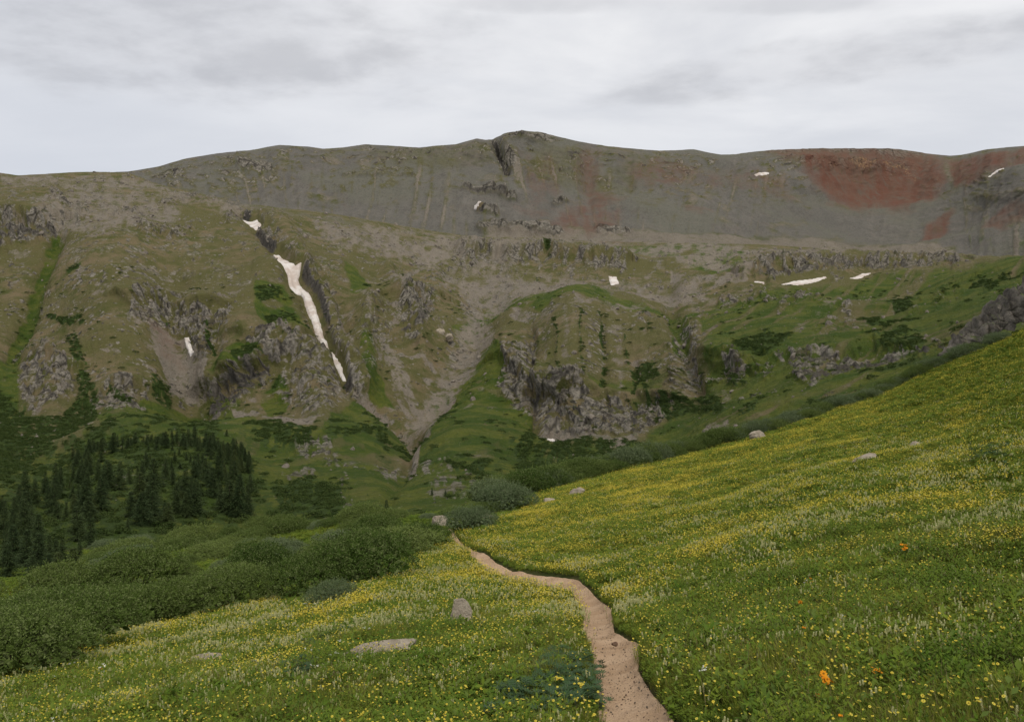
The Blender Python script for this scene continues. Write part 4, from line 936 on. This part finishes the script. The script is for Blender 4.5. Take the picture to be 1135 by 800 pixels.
def umb(seed, pm, n=3, sz=.035):
    r = np.random.default_rng(seed); mb = MB()
    for _ in range(n):
        x, y = r.normal(0, .05, 2); hh = .27 * r.uniform(.8, 1.1); stem(mb, (x, y, 0), (x, y, hh), .002, 0)
        for k in range(9): disc(mb, (x + r.normal(0, sz * .5), y + r.normal(0, sz * .5), hh + r.normal(0, .006)), sz * .42, 5, r, 1)
    return mb.obj('bloom', [G_FORB, pm])
YBAND = [(560,572),(600,550),(700,519),(770,500),(850,487),(930,462),(900,500),(800,540),(700,575),(620,600),(560,600)]
def dens_y(x, y, D_, P_):
    ok = (edge_m(x, y, D_) > .05) * (sdf(WILLOW, x, y) > 1) * (1 - .7 * (teal_d(x, y) < -2))
    pn = sstep(-.02, .45, fbm(P_[..., 0] / 2.6, P_[..., 1] / 1.9, o=4, seed=520)) * (.5 + .7 * sstep(-.3, .3, fbm(P_[..., 0] / 9, P_[..., 1] / 7, o=2, seed=521))) + .14
    far_ = 1 + 1.1 * sstep(10, -20, sdf(YBAND, x, y)) 
    right = np.where((x > 950), .8, 1.) * np.where((y > 640) & (x > 760), .85, 1.)
    return ok * pn * far_ * right / np.maximum(D_, 4) ** .75
ny = 40000; pt, x, y, _ = sample_ground(ny, dens_y, 504)
dist = pt[:, 1]; v = np.where(dist < 14, r.integers(0, 2, ny), r.integers(2, 4, ny))
s1 = r.uniform(.75, 1.2, ny) * np.interp(dist, [5, 13.9, 14, 70], [.72, .72, .62, .95])
scatter('yellow_wildflowers', pt, rots(r, ny, .1), A(s1), v, [ycl(431, 4, .12, .014, .25), ycl(432, 6, .16, .012, .24), ycl(433, 9, .3, .022, .27), ycl(434, 12, .35, .02, .27)], None, 'small yellow wildflowers scattered through the meadow', 'wildflowers')
def dens_w(x, y, D_, P_):
    ok = (edge_m(x, y, D_) > .05) * (sdf(WILLOW, x, y) > 1) * (1 - .7 * (teal_d(x, y) < -2))
    pn = sstep(-.1, .35, fbm(P_[..., 0] / 2.5, P_[..., 1] / 2, o=3, seed=530)) + .1
    return ok * pn * (1 + .8 * sstep(560, 300, x)) / np.maximum(D_, 4) ** 1.1
nw = 12000; pt, x, y, _ = sample_ground(nw, dens_w, 505)
v = np.where(pt[:, 1] < 12, r.integers(0, 2, nw), 2)
scatter('pale_wildflowers', pt, rots(r, nw, .1), A(r.uniform(.55, .85, nw)), v, [brush(441, 2, .05), brush(442, 3, .1), brush(443, 5, .25, 1.5)], None, 'cream coloured flower spikes standing in the meadow', 'wildflowers')
def dens_o(x, y, D_, P_):
    return (edge_m(x, y, D_) > .1) * (sdf(WILLOW, x, y) > 1) * (sstep(.1, .4, fbm(P_[..., 0] / 3, P_[..., 1] / 3, o=2, seed=540)) + .04) / np.maximum(D_, 4) ** 1.1
no = 420; pt, x, y, _ = sample_ground(no, dens_o, 506)
scatter('mixed_wildflowers', pt, rots(r, no, .1), A(r.uniform(.5, .85, no)), r.choice(4, no, p=[.35, .25, .2, .2]), [umb(451, O_PET, 1, .022), umb(452, P_PET, 2, .026), umb(453, P_PET, 2, .02), umb(454, O_PET, 2, .016)], None, 'sparse orange and white blooms among the grass', 'wildflowers')
# a few blooms that stand out
def bloom(x, y, sz, mat, label):
    sz *= .72
    b = meadow.at(np.array([x]), np.array([y + 26]))[0]; sc_ = b[1] / F; rr_ = np.random.default_rng(int(x * 7))
    e = bpy.data.objects.new('flower_cluster', None); COL.objects.link(e); e.location = b
    tag(e, label, 'flower', 'bright blooms standing out in the near meadow')
    top = unproj(x, y, b[1] - .02) - b; mb, mb2 = MB(), MB()
    for k in range(7):
        o_ = np.array([rr_.normal(0, sz * .28), rr_.normal(0, sz * .28), rr_.normal(0, sz * .18)]) * sc_
        stem(mb, (o_[0] * .3, o_[1] * .3, -.05), top + o_, .002, 0); disc(mb2, top + o_, sz * sc_ * .36, 8, rr_, 0, 1)
        leaf(mb, (top + o_) * .5, (rr_.normal(), rr_.normal(), .5), (0, 0, 1), .08, .02, 0)
    mb.obj('stems', [G_FORB], True, e); mb2.obj('petals', [mat, D_EYE], True, e)
bloom(918, 754, 17, O_PET, 'bright orange flower head in the grass, largest bloom on the right')
bloom(972, 744, 10, O_PET, 'smaller orange flower head just right of the largest orange bloom')
bloom(906, 770, 7, O_PET, 'small orange bloom just below the largest orange flower head')
bloom(619, 752, 12, Y_PET, 'bright yellow flower cluster amid blue green leaves beside the trail')
bloom(644, 759, 7, Y_PET, 'small yellow bloom amid blue green leaves nearest the trail edge')
bloom(1002, 605, 9, O_PET, 'orange bloom high on the right hillside')
bloom(886, 667, 8, O_PET, 'orange bloom midway up the right hillside above the largest one')

# ------------------------------------------------------------------ willows
BARK = NT('willow_bark', .9, .1); BARK.l(BARK.mix(BARK.noise(12), (.06, .045, .03), (.12, .095, .07)), BARK.b.inputs['Base Color']); BARK = BARK.m
W_LEAF = leafmat('willow_leaves', (.042, .078, .012), (.125, .165, .040), (.18, .21, .085), rnd=.55, trans=.1)
W_LEAFT = leafmat('grey_willow_leaves', (.075, .110, .045), (.135, .170, .080), (.19, .22, .13), rnd=.5, trans=.1)
def willow_geo(seed, nl, ls, W=1.25, H=1.1):
    """a rounded bush built of many small leafy sub-crowns on fanned stems"""
    r = np.random.default_rng(seed); mb, st = MB(), MB(); cs = []
    for i in range(34):
        a, q = i * 2.399 + r.normal(0, .2), math.sqrt((i + .5) / 34); lump = 1 + .14 * math.sin(3 * a + seed) + .08 * math.sin(5 * a + 2 * seed)
        c = np.array([math.cos(a) * q * W * .80 * lump, math.sin(a) * q * W * .80 * lump, H * (.12 + .68 * math.sqrt(max(0, 1 - q * q * .96)) * r.uniform(.85, 1.1))])
        cs.append((c, r.uniform(.24, .36)))
        stem(st, (c[0] * .35, c[1] * .35, 0), c, .009, 0)
    nk = nl // len(cs)
    for c, rad in cs:
        out_ = np.array([c[0], c[1], .5]); out_ /= np.linalg.norm(out_)
        for j in range(18):                                          # shaded leaves inside
            d = r.normal(0, 1, 3); d /= np.linalg.norm(d); leaf(mb, c * .86 + d * rad * .5, r.normal(0, 1, 3), r.normal(0, 1, 3), .17, .11, 0)
        for j in range(nk):
            d = r.normal(0, 1, 3) + out_ * .7; d[2] = abs(d[2]) * .9 - .15; d /= np.linalg.norm(d)
            p_ = c + d * rad * (1.05 - .28 * r.random() ** 2) * np.array([1, 1, 1.15])
            if p_[2] < .02: p_[2] = r.uniform(.02, .15)
            dd = d * .6 + r.normal(0, .55, 3); dd[2] += .55
            leaf(mb, p_, dd, r.normal(0, .8, 3) + d, ls * r.uniform(.7, 1.3), ls * .38 * r.uniform(.7, 1.2), 0)
        for j in range(6):                                           # young shoots standing out of the crown
            d = r.normal(0, .6, 3) + out_ * .4; d[2] = abs(d[2]) + .6; d /= np.linalg.norm(d); b0 = c + d * rad * .9; L_ = r.uniform(.12, .32)
            for q in range(11):
                t = q / 10; dd = d + r.normal(0, .6, 3); leaf(mb, b0 + d * L_ * t + r.normal(0, .008, 3), dd, r.normal(0, 1, 3), ls * (1.1 - .4 * t), ls * .36, 0)
    return mb, st
wsrc = []
for sd, nl, ls, mt in [(601, 7500, .068, W_LEAF), (602, 7500, .068, W_LEAF), (603, 7500, .068, W_LEAF), (604, 7500, .068, W_LEAFT), (605, 7500, .068, W_LEAF)]:
    mb, st = willow_geo(sd, nl, ls); mb.obj
    for k in range(len(st.v)): mb.add(st.v[k], st.f[k] - sum(len(q) for q in st.v[:k]), 1)
    wsrc.append(mb.obj('willow', [mt, BARK]))
# individual shrubs that stand out
SHRUBS = [(403,648,1.45,0,'large rounded willow shrub standing out just left of the meadow tip below the trail'),
 (560,566,1.6,3,'large grey green willow mound right of the trail head boulder'),
 (523,585,1.15,3,'low rounded willow beside the trail with a pale boulder behind it'),
 (468,606,1.1,0,'willow shrub crowding the left side of the trail end'),
 (345,662,1.15,1,'willow shrub at the meadow edge, first left of the large rounded one'),
 (255,676,1.2,2,'willow shrub left of the bright yellow green tongue of meadow'),
 (58,728,1.3,4,'dark willow shrub at the lower left edge of the thicket'),
 (14,752,1.2,1,'lowest dark willow shrub in the bottom left of the thicket'),
 (120,700,1.2,0,'willow shrub jutting into the meadow on the left side'),
 (370,671,.55,3,'small silvery willow shrub at the foot of the large rounded one'),
 (650,526,1.1,2,'willow rising behind the meadow crest at its yellow left end'),
 (184,684,1.1,2,'dark willow shrub midway along the thicket edge on the left')]
for i, (x, y, s_, k, lb) in enumerate(SHRUBS):
    b = meadow.at(np.array([x]), np.array([y]))[0]
    e = bpy.data.objects.new('willow_shrub', None); COL.objects.link(e); e.location = b; e.rotation_euler = (0, 0, i * 1.3); e.scale = (s_, s_, s_ * .8)
    tag(e, lb, 'shrub', 'willow shrubs')
    mb, st = willow_geo(620 + i, 9000, .055); fo = mb.obj('foliage', [W_LEAFT if k == 3 else W_LEAF], True, e); st.obj('branches', [BARK], True, e)

def jitter_fill(poly, step_m, seed, sheet, x0=-150, x1=1290, soft=.0):
    """well spread spots over an area of a sheet"""
    r = np.random.default_rng(seed); R_ = sheet.nr; P_ = sheet.P[:R_]
    A_ = np.linalg.norm(np.cross(P_[1:, :-1] - P_[:-1, :-1], P_[:-1, 1:] - P_[:-1, :-1]), axis=-1)
    d = poly(sheet.X[:R_ - 1, :-1], sheet.Yp[:R_ - 1, :-1]) * ((sheet.X[:R_ - 1, :-1] > x0) & (sheet.X[:R_ - 1, :-1] < x1)); W = A_ * d; cdf = np.cumsum(W.ravel())
    n_ = int(cdf[-1] / step_m ** 2 * 3); n_ = min(n_, 60000)
    k = np.searchsorted(cdf, r.random(n_) * cdf[-1]); i, j = np.unravel_index(np.minimum(k, W.size - 1), W.shape)
    fr, fc_ = i + r.random(n_), j + r.random(n_); pt = sheet.samp(sheet.P, fr, fc_)
    cell = {}; out = []
    for q in range(n_):
        key = (int(pt[q, 0] // step_m), int(pt[q, 1] // step_m))
        ok = True
        for a in (-1, 0, 1):
            for b_ in (-1, 0, 1):
                for t in cell.get((key[0] + a, key[1] + b_), ()):
                    if (pt[t, 0] - pt[q, 0]) ** 2 + (pt[t, 1] - pt[q, 1]) ** 2 < (step_m * .8) ** 2: ok = False
        if ok: cell.setdefault(key, []).append(q); out.append(q)
    out = np.array(out, int); return pt[out], sheet.samp(sheet.X, fr[out], fc_[out]), sheet.samp(sheet.Yp, fr[out], fc_[out])
pt, x, y = jitter_fill(lambda X_, Y_: (sdf(WILLOW, X_ + 26 * fbm(X_ / 40, Y_ / 18, o=3, seed=647), Y_ + 22 * fbm(X_ / 34, Y_ / 16, o=3, seed=648)) < -3) * (sdf([(-280,500),(92,500),(92,632),(60,652),(-280,655)], X_, Y_) > 0) * 1., 1.7, 630, meadow)
keep = np.ones(len(pt), bool)
for (sx, sy, s_, k, lb) in SHRUBS:
    b = meadow.at(np.array([sx]), np.array([sy]))[0]; keep &= np.hypot(pt[:, 0] - b[0], pt[:, 1] - b[1]) > .9 * s_
tb = [meadow.at(np.array([q[0]]), np.array([q[1]]))[0] for q in [(487,579),(538,574)]]
for b in tb: keep &= ~((np.hypot(pt[:, 0] - b[0], pt[:, 1] - b[1]) < 1.6) | ((np.abs(pt[:, 0] - b[0] * pt[:, 1] / b[1]) < .8) & (pt[:, 1] < b[1]) & (pt[:, 1] > b[1] - 7)))
hole = patch(pt, 4.5, 645) + .5 * patch(pt, 14, 646); keep &= ~((hole > .04) & (RNG.random(len(pt)) < .9))
x_k = x[keep]
pt = pt[keep]; nwl = len(pt)
hv = 1 + .35 * patch(pt, 5, 640); gr = sstep(-.05, .35, patch(pt, 9, 641))
sc = .8 * np.clip(r.lognormal(-.02, .38, nwl), .4, 1.9) * hv * np.interp(x[keep], [0, 500], [1.05, .9])
v = np.where(r.random(nwl) < gr * .7 + .08, 3, r.choice([0, 1, 2, 4], nwl))
# the bank of willows behind the crest
rb = np.random.default_rng(650); xb = rb.uniform(548, 1110, 640); db = rb.uniform(.3, 5.5, 640) * sstep(1040, 930, xb) ** .5 + .2
pb = meadow.back(xb, db); kb = rb.random(640) < np.interp(xb, [548, 900, 1010, 1110], [1, .9, .4, .3])
pb = pb[kb]; nb_ = len(pb); sb = rb.uniform(.9, 1.6, nb_) * np.interp(xb[kb], [548, 700, 1010], [1.15, 1.0, .8])
vb = np.where(rb.random(nb_) < np.interp(xb[kb], [548, 1000], [.1, .6]), 3, rb.choice([0, 1, 2, 4], nb_))
allp = np.r_[pt, pb]; alls = np.r_[sc, sb]
scatter('willow_thicket', allp, rots(r, len(allp), .08), np.c_[alls, alls, alls * np.r_[r.uniform(.45, .85, len(pt)), r.uniform(.6, .9, len(pb))]], np.r_[v, vb], wsrc, np.clip(.5 + .9 * patch(allp, 6, 642) + RNG.normal(0, .28, len(allp)), 0, 1), 'dense low willow thicket filling the hollow and lining the meadow crest', 'willow thicket')

# scrub and rubble farther off
def scrub_geo(seed):
    r = np.random.default_rng(seed); mb = MB()
    for i in range(420):
        a, ph = r.uniform(0, 6.283), math.acos(r.uniform(0, 1)); q = r.uniform(.75, 1.08) * (1 + .25 * math.sin(3 * a + seed))
        c = np.array([math.cos(a) * math.sin(ph) * 1.5 * q, math.sin(a) * math.sin(ph) * 1.5 * q, math.cos(ph) * .95 * q])
        leaf(mb, c, r.normal(0, .6, 3) + [0, 0, .7], r.normal(0, 1, 3), .34 * r.uniform(.6, 1.3), .2, 0)
    return mb.obj('scrub', [W_DARK])
W_DARK = leafmat('scrub_leaves', (.024, .044, .010), (.052, .076, .020), (.07, .09, .03), rnd=.6, trans=.1)
def msk(name):
    A_ = M[name]
    def f(X_, Y_): return A_[:X_.shape[0], :X_.shape[1]]
    return f
pt, x, y = jitter_fill(lambda X_, Y_: sstep(.45, .8, M['shrub'][:X_.shape[0], :X_.shape[1]]) * (Y_ > 270), 2.1, 660, slopes)
n_ = len(pt); print('scrub', n_)
s_ = r.uniform(.45, 1.0, n_) * np.interp(pt[:, 1], [100, 500], [.8, 1.1])
scatter('mountain_scrub', pt + [0, 0, -.15], rots(r, n_, .15), np.c_[s_ * 1.1, s_ * 1.1, s_ * .7], r.integers(0, 3, n_), [scrub_geo(671), scrub_geo(672), scrub_geo(673)], None, 'dark low scrub patches across the basin slopes', 'scrub')
MAT_RUB = stone_material('rubble_stone', (.13, .11, .09), (.21, .185, .155), (.09, .09, .06), .5)
rub = [npmesh('rubble', rock_shape(ICO2[0], 680 + k, 7, .1, False), ICO2[1], MAT_RUB, False, link=False) for k in range(4)]
def rub_dens(X_, Y_):
    a, b = X_.shape
    return ((M['scree'] * .45 + M['rock'] * .25 + .015)[:a, :b] + .03 * (X_ > 750) * (Y_ > 320)) * (1 - snowm[:a, :b]) / 9
pt, x, y = jitter_fill(rub_dens, 1.6, 681, slopes)
n_ = len(pt); print('rubble', n_)
s_ = np.clip(.22 * r.pareto(2.4, n_) + .18, 0, 1.9) * np.interp(pt[:, 1], [100, 800], [.5, 1.5])
scatter('scattered_rubble', pt, r.uniform(0, 6.28, (n_, 3)), np.c_[s_ * r.uniform(.8, 1.4, n_), s_, s_ * r.uniform(.5, .9, n_)], r.integers(0, 4, n_), rub, None, 'grey stones strewn over the scree and slopes', 'rubble')

# ------------------------------------------------------------------ spruces
m = NT('spruce_bark', .95, .05); m.l(m.mix(m.noise(8), (.05, .038, .028), (.11, .09, .07)), m.b.inputs['Base Color']); T_BARK = m.m
def needles(name, a, b, c3):
    m = NT(name, .8, .1); oi = m.n('ShaderNodeObjectInfo').outputs['Random']; c = m.mix(oi, a, b)
    c = m.mix(m.mr(m.geo.outputs['Random Per Island'], .5, 1, 0, .7, False), c, c3); m.l(c, m.b.inputs['Base Color']); return m.m
N_DARK = needles('spruce_needles', (.024, .042, .014), (.044, .066, .022), (.062, .084, .032))
N_LITE = needles('light_spruce_needles', (.040, .060, .018), (.055, .075, .022), (.075, .095, .035))
def spruce_geo(seed, dense=1., H=7., slim=.2):
    """tiers of drooping boughs with needle sprays, gaps between them"""
    r = np.random.default_rng(seed); mb = MB(); z = .25
    while z < H * .985:
        t = z / H; Rr = H * slim * (1 - t) ** .85 * r.uniform(.8, 1.12) + .05
        nb = int((6 + 6 * (1 - t)) * dense)
        for k in range(nb):
            if r.random() < .12: continue
            a = r.uniform(0, 6.283); L_ = Rr * r.uniform(.6, 1.15); d = np.array([math.cos(a), math.sin(a), 0]); s_ = np.array([-d[1], d[0], 0])
            ns = max(2, int(L_ / .22))
            for j in range(ns):
                u = (j + .6) / ns; c = d * L_ * u + np.array([0, 0, z + .10 * L_ * u - .38 * L_ * u * u]); w = .17 * (1.15 - .6 * u) + .05
                for sg in (-1, 1):
                    e = d * .7 + s_ * sg * r.uniform(.5, 1.) + np.array([0, 0, r.uniform(-.35, .15)])
                    leaf(mb, c, e, (0, 0, 1) + r.normal(0, .3, 3), w * 1.5 + .08, .11, 0)
        z += r.uniform(.13, .2) * (1.2 - .5 * t)
    leaf(mb, (0, 0, H * .96), (0, 0, 1), (0, 1, 0), H * .05, .05, 0); leaf(mb, (0, 0, H * .96), (0, 0, 1), (1, 0, 0), H * .05, .05, 0)
    n_ = 8; V = []; 
    for zz, rr_ in [(-.5, .15), (H * .5, .09), (H * .97, .015)]:
        for k in range(n_): V.append((rr_ * math.cos(k * 6.283 / n_), rr_ * math.sin(k * 6.283 / n_), zz))
    Fc = [[i * n_ + k, i * n_ + (k + 1) % n_, (i + 1) * n_ + (k + 1) % n_, (i + 1) * n_ + k] for i in range(2) for k in range(n_)]
    return mb, np.array(V), np.array(Fc)
protos = []
for sd, dn, sl in [(701, 1.25, .29), (702, 1.15, .34), (703, 1.2, .26), (704, 1.05, .31), (705, 1.25, .37)]:
    mb, V, Fc = spruce_geo(sd, dn, 7, sl)
    cr = [mb.obj('crown', [N_DARK]).data, mb.obj('crown', [N_LITE]).data]
    tr_ = npmesh('trunk', V, Fc, T_BARK, True, link=False).data
    protos.append((cr, tr_))
def tree(x, y, hpx, label, group, sheet=None, light=False, k=None, b=None):
    sheet = sheet or slopes
    if b is None: b = sheet.at(np.array([x]), np.array([y]))[0]
    if k is None: k = random.randrange(5)
    e = bpy.data.objects.new('spruce_tree', None); COL.objects.link(e); e.location = b; e.rotation_euler = (random.gauss(0, .03), random.gauss(0, .03), random.uniform(0, 6.28))
    s_ = .84 * hpx * b[1] / F / 7; ww = s_ * random.uniform(.9, 1.6); e.scale = (ww, ww, s_)
    tag(e, label, 'tree', group)
    for nm, me in (('trunk', protos[k][1]), ('crown', protos[k][0][1 if light else 0])):
        o = bpy.data.objects.new(nm, me); COL.objects.link(o); o.parent = e
G1 = 'spruces on and around the wooded knoll'
tree(266, 577, 56, 'tallest broad dark spruce at the right end of the wooded knoll', G1, k=4)
tree(254, 576, 47, 'dark spruce touching the left side of the tallest one at the right end', G1, k=1)
tree(275, 575, 44, 'slim dark spruce at the far right edge of the wooded knoll', G1, k=2)
tree(243, 574, 36, 'shorter spruce third from the right end of the knoll', G1, k=0)
tree(214, 577, 48, 'tall isolated spruce in the middle of the knoll foot', G1, k=3)
tree(205, 578, 34, 'shorter spruce left of the tall one in the middle of the knoll foot', G1, k=0)
tree(186, 583, 30, 'light green young spruce at the knoll foot by the willows', G1, light=True, k=1)
tree(427, 560, 27, 'solitary small spruce standing between the gorge and the willows', 'lone spruces right of the knoll', k=2)
tree(478, 540, 10, 'tiny spruce on the rocks above the willow mound', 'lone spruces right of the knoll', k=0)
tree(493, 539, 7, 'tiniest spruce just right of the one on the rocks', 'lone spruces right of the knoll', k=1)
tree(80, 644, 50, 'light green spruce rising out of the willows on the left', G1, sheet=meadow, light=True, k=0)
tree(66, 646, 46, 'light spruce left of the one rising out of the willows', G1, sheet=meadow, light=True, k=4)
tree(101, 604, 50, 'tall thin spruce standing clear above the left willows', G1, k=2)
for x, y, hp in [(29,640,76),(14,637,70),(42,643,72),(3,640,66),(54,638,62),(-12,640,66),(62,634,56),(-26,640,60),(24,634,58),(46,632,56),(70,634,52),(8,650,58),(36,650,54),(88,632,48),(-40,640,70),(52,648,44)]:
    tree(x, y - 9, hp * random.uniform(.6, .88), 'one of the tall dark spruces massed at the left edge above the willows', 'tall spruces at the left edge', sheet=meadow, light=False)
KNOLL = [(60,575),(68,552),(85,532),(118,516),(160,508),(200,505),(232,506),(265,515),(280,540),(275,572),(240,575),(200,580),(120,592),(70,600)]
CLEAR = [[(103,545),(130,534),(155,530),(158,536),(130,546),(108,554)], [(112,588),(118,566),(140,558),(150,564),(130,588)]]
rt = random.Random(77); placed = []
def spread(n, poly, hmin, hmax, label, mind, skip=True):
    c = 0; it = 0
    pl = np.array(poly, float)
    while c < n and it < 20000:
        it += 1; x = rt.uniform(*[f(pl[:, 0]) for f in (np.min, np.max)]); y = rt.uniform(*[f(pl[:, 1]) for f in (np.min, np.max)])
        a = np.array([x]); bb = np.array([y])
        if sdf(poly, a, bb)[0] > 0 or (skip and any(sdf(q, a, bb)[0] < 0 for q in CLEAR)): continue
        md = mind * np.interp(y, [505, 590], [.6, 1.6])
        if any((x - q[0]) ** 2 + ((y - q[1]) * 1.5) ** 2 < md * md for q in placed): continue
        placed.append((x, y)); c += 1
        hp = 1.15 * (hmin + (hmax - hmin) * rt.random() ** 1.5 * 1.25) * np.interp(y, [505, 540, 590], [.8, 1., 1.75])
        tree(x, y, hp, label, 'smaller spruces of the knoll', light=rt.random() < .07)
spread(34, [(78,556),(84,535),(112,520),(130,518),(128,535),(105,545),(92,560)], 12, 19, 'one of the small dark spruces crowding the left brow of the knoll', 3.4)
spread(20, [(128,528),(135,512),(175,508),(178,520),(150,528)], 8, 15, 'one of the little spruces along the top of the knoll', 4.2)
spread(22, [(206,516),(215,506),(238,508),(240,524),(214,528)], 10, 17, 'one of the spruces in the dense clump on the right of the knoll top', 3.4)
spread(22, [(232,530),(245,515),(268,518),(279,540),(278,560),(245,562)], 13, 22, 'one of the spruces on the right shoulder behind the tallest one', 4.0)
spread(22, [(-10,575),(20,562),(66,556),(70,600),(-10,612)], 14, 26, 'one of the middle sized spruces between the knoll and the left edge', 5.0)
spread(130, KNOLL, 7, 24, 'one of the smaller spruces scattered over the middle of the knoll', 4.6)
for x, y in [(166,509),(177,513),(248,505),(115,521),(190,504)]:
    tree(x, y, 9, 'one of the tiny spruces standing apart on the back edge of the knoll', 'smaller spruces of the knoll')

# ------------------------------------------------------------------ thin air over the basin
HZ = False
if HZ:
    x0, x1, y0, y1, z0, z1 = -3200, 3200, -60, 3600, -130, 640
    V = [(x, y, z) for z in (z0, z1) for y in (y0, y1) for x in (x0, x1)]
    hm = bpy.data.materials.new('thin_haze'); hm.use_nodes = True; ht = hm.node_tree; ht.nodes.clear()
    ho = ht.nodes.new('ShaderNodeOutputMaterial'); pv = ht.nodes.new('ShaderNodeVolumePrincipled')
    pv.inputs['Color'].default_value = (.93, .95, 1, 1); pv.inputs['Density'].default_value = 5e-5; pv.inputs['Anisotropy'].default_value = .2
    ht.links.new(pv.outputs[0], ho.inputs['Volume'])
    tag(npmesh('haze', np.array(V, float), np.array([[0,2,3,1],[4,5,7,6],[0,1,5,4],[2,6,7,3],[0,4,6,2],[1,3,7,5]]), hm), kind='stuff')
    print('zmin', slopes.P[..., 2].min(), ridge.P[..., 2].min(), meadow.P[..., 2].min(), ridge.P[..., 2].max(), ridge.P[..., 1].max(), ridge.P[..., 0].min(), ridge.P[..., 0].max())

# ------------------------------------------------------------------ sky, sun, camera
w = bpy.data.worlds.new('World'); S.world = w; w.use_nodes = True; t = w.node_tree; t.nodes.clear()
class WN(NT):
    def __init__(s, t): s.t = t
W = WN(t)
out = W.n('ShaderNodeOutputWorld'); bg = W.n('ShaderNodeBackground'); W.l(bg.outputs[0], out.inputs[0])
tc = W.n('ShaderNodeTexCoord').outputs['Generated']
sky = W.n('ShaderNodeTexSky'); sky.sky_type = 'NISHITA'; sky.sun_disc = False
SUN_EL, SUN_AZ = math.radians(58), math.radians(150)         # sun high, behind and to the right of the camera
sky.sun_elevation = SUN_EL; sky.sun_rotation = SUN_AZ; sky.altitude = 3500
sep = W.n('ShaderNodeSeparateXYZ'); W.l(tc, sep.inputs[0]); dx, dy, dz = sep.outputs
zz = W.math('MAXIMUM', W.math('ADD', dz, .12), .03)
cmb = W.n('ShaderNodeCombineXYZ'); W.put(cmb.inputs[0], W.math('DIVIDE', dx, zz)); W.put(cmb.inputs[1], W.math('DIVIDE', dy, zz))
def wnoise(scale, det, rough, st, dist=0.):
    mp = W.n('ShaderNodeMapping'); mp.inputs['Scale'].default_value = st[:3]; mp.inputs['Rotation'].default_value = (0, 0, st[3]); W.l(cmb.outputs[0], mp.inputs[0])
    n_ = W.n('ShaderNodeTexNoise'); n_.inputs['Scale'].default_value = scale; n_.inputs['Detail'].default_value = det; n_.inputs['Roughness'].default_value = rough; n_.inputs['Distortion'].default_value = dist
    W.l(mp.outputs[0], n_.inputs['Vector']); return n_.outputs['Fac']
n1 = wnoise(1.1, 8, .55, (1, 1.3, 1, .3), .3); n2 = wnoise(.45, 4, .5, (1, 1, 1, 0)); n3 = wnoise(2.6, 9, .58, (1, 1.15, 1, .35), .1)
def blob(x, y, rx, ry, rot=0.):
    """a bank of cloud round one bearing"""
    ux, uz = (x - CX) / F, (HY - y) / F
    az = W.math('DIVIDE', dx, W.math('MAXIMUM', dy, .05)); el = W.math('DIVIDE', dz, W.math('MAXIMUM', dy, .05))
    a_ = W.math('SUBTRACT', az, ux); b_ = W.math('SUBTRACT', el, uz); c_, s_ = math.cos(rot), math.sin(rot)
    p1 = W.math('ADD', W.math('MULTIPLY', a_, c_), W.math('MULTIPLY', b_, s_)); p2 = W.math('SUBTRACT', W.math('MULTIPLY', b_, c_), W.math('MULTIPLY', a_, s_))
    d = W.math('ADD', W.math('POWER', W.math('MULTIPLY', p1, F / rx), 2.), W.math('POWER', W.math('MULTIPLY', p2, F / ry), 2.))
    d = W.math('ADD', d, W.math('MULTIPLY', W.math('SUBTRACT', n3, .5), 2.4))
    return W.math('MULTIPLY', W.mr(d, 1.3, 0., 0, 1), W.mr(dy, .05, .2))
darkc = W.math('MAXIMUM', blob(230, 42, 330, 75, -.05), blob(960, 60, 290, 32, .16))
darkc = W.math('MAXIMUM', darkc, W.math('MULTIPLY', blob(640, 2, 190, 14, 0), .6)); darkc = W.math('MAXIMUM', darkc, W.math('MULTIPLY', blob(860, 5, 140, 12, 0), .5))
base = W.mix(W.mr(n1, .35, .68), (.62, .63, .66), (.78, .78, .79))
hz = W.mr(dz, .02, .36)
base = W.mix(hz, (.56, .585, .635), base)
left = W.mr(dx, -.75, .15)
base = W.mix(left, W.mix(.6, base, (.56, .585, .64)), base)
base = W.mix(W.math('MULTIPLY', darkc, .6), base, W.mix(W.mr(n3, .35, .65), (.40, .405, .43), (.60, .605, .63)))
back = W.mr(dz, .35, .95); base = W.mix(back, base, (.82, .80, .75))
nish = W.mix(1., sky.outputs[0], (.08, .08, .08), 'MULTIPLY')
col = W.mix(.94, nish, base)
W.l(col, bg.inputs[0]); bg.inputs[1].default_value = 1.0

ld = bpy.data.lights.new('sun', 'SUN'); ld.energy = 1.5; ld.angle = math.radians(10); ld.color = (1, .94, .84)
lo = bpy.data.objects.new('sun', ld); COL.objects.link(lo)
dirv = Vector((math.sin(SUN_AZ) * math.cos(SUN_EL), math.cos(SUN_AZ) * math.cos(SUN_EL), math.sin(SUN_EL)))
lo.rotation_euler = dirv.to_track_quat('Z', 'Y').to_euler(); lo.location = (0, 0, 100)

cd = bpy.data.cameras.new('camera'); cam = bpy.data.objects.new('camera', cd); COL.objects.link(cam); S.camera = cam
cd.sensor_width = 36; cd.lens = F / 1135 * 36; cd.clip_start = .1; cd.clip_end = 20000
cd.shift_y = -(400 - HY) / 1135
cam.location = (0, 0, 0); cam.rotation_euler = (math.radians(90), 0, 0)
S.view_settings.view_transform = 'Standard'; S.view_settings.look = 'None'; S.view_settings.exposure = .25; S.view_settings.gamma = 1
S.render.engine = 'CYCLES'; S.cycles.max_bounces = 5; S.cycles.diffuse_bounces = 3; S.cycles.transparent_max_bounces = 6
S.cycles.use_denoising = True
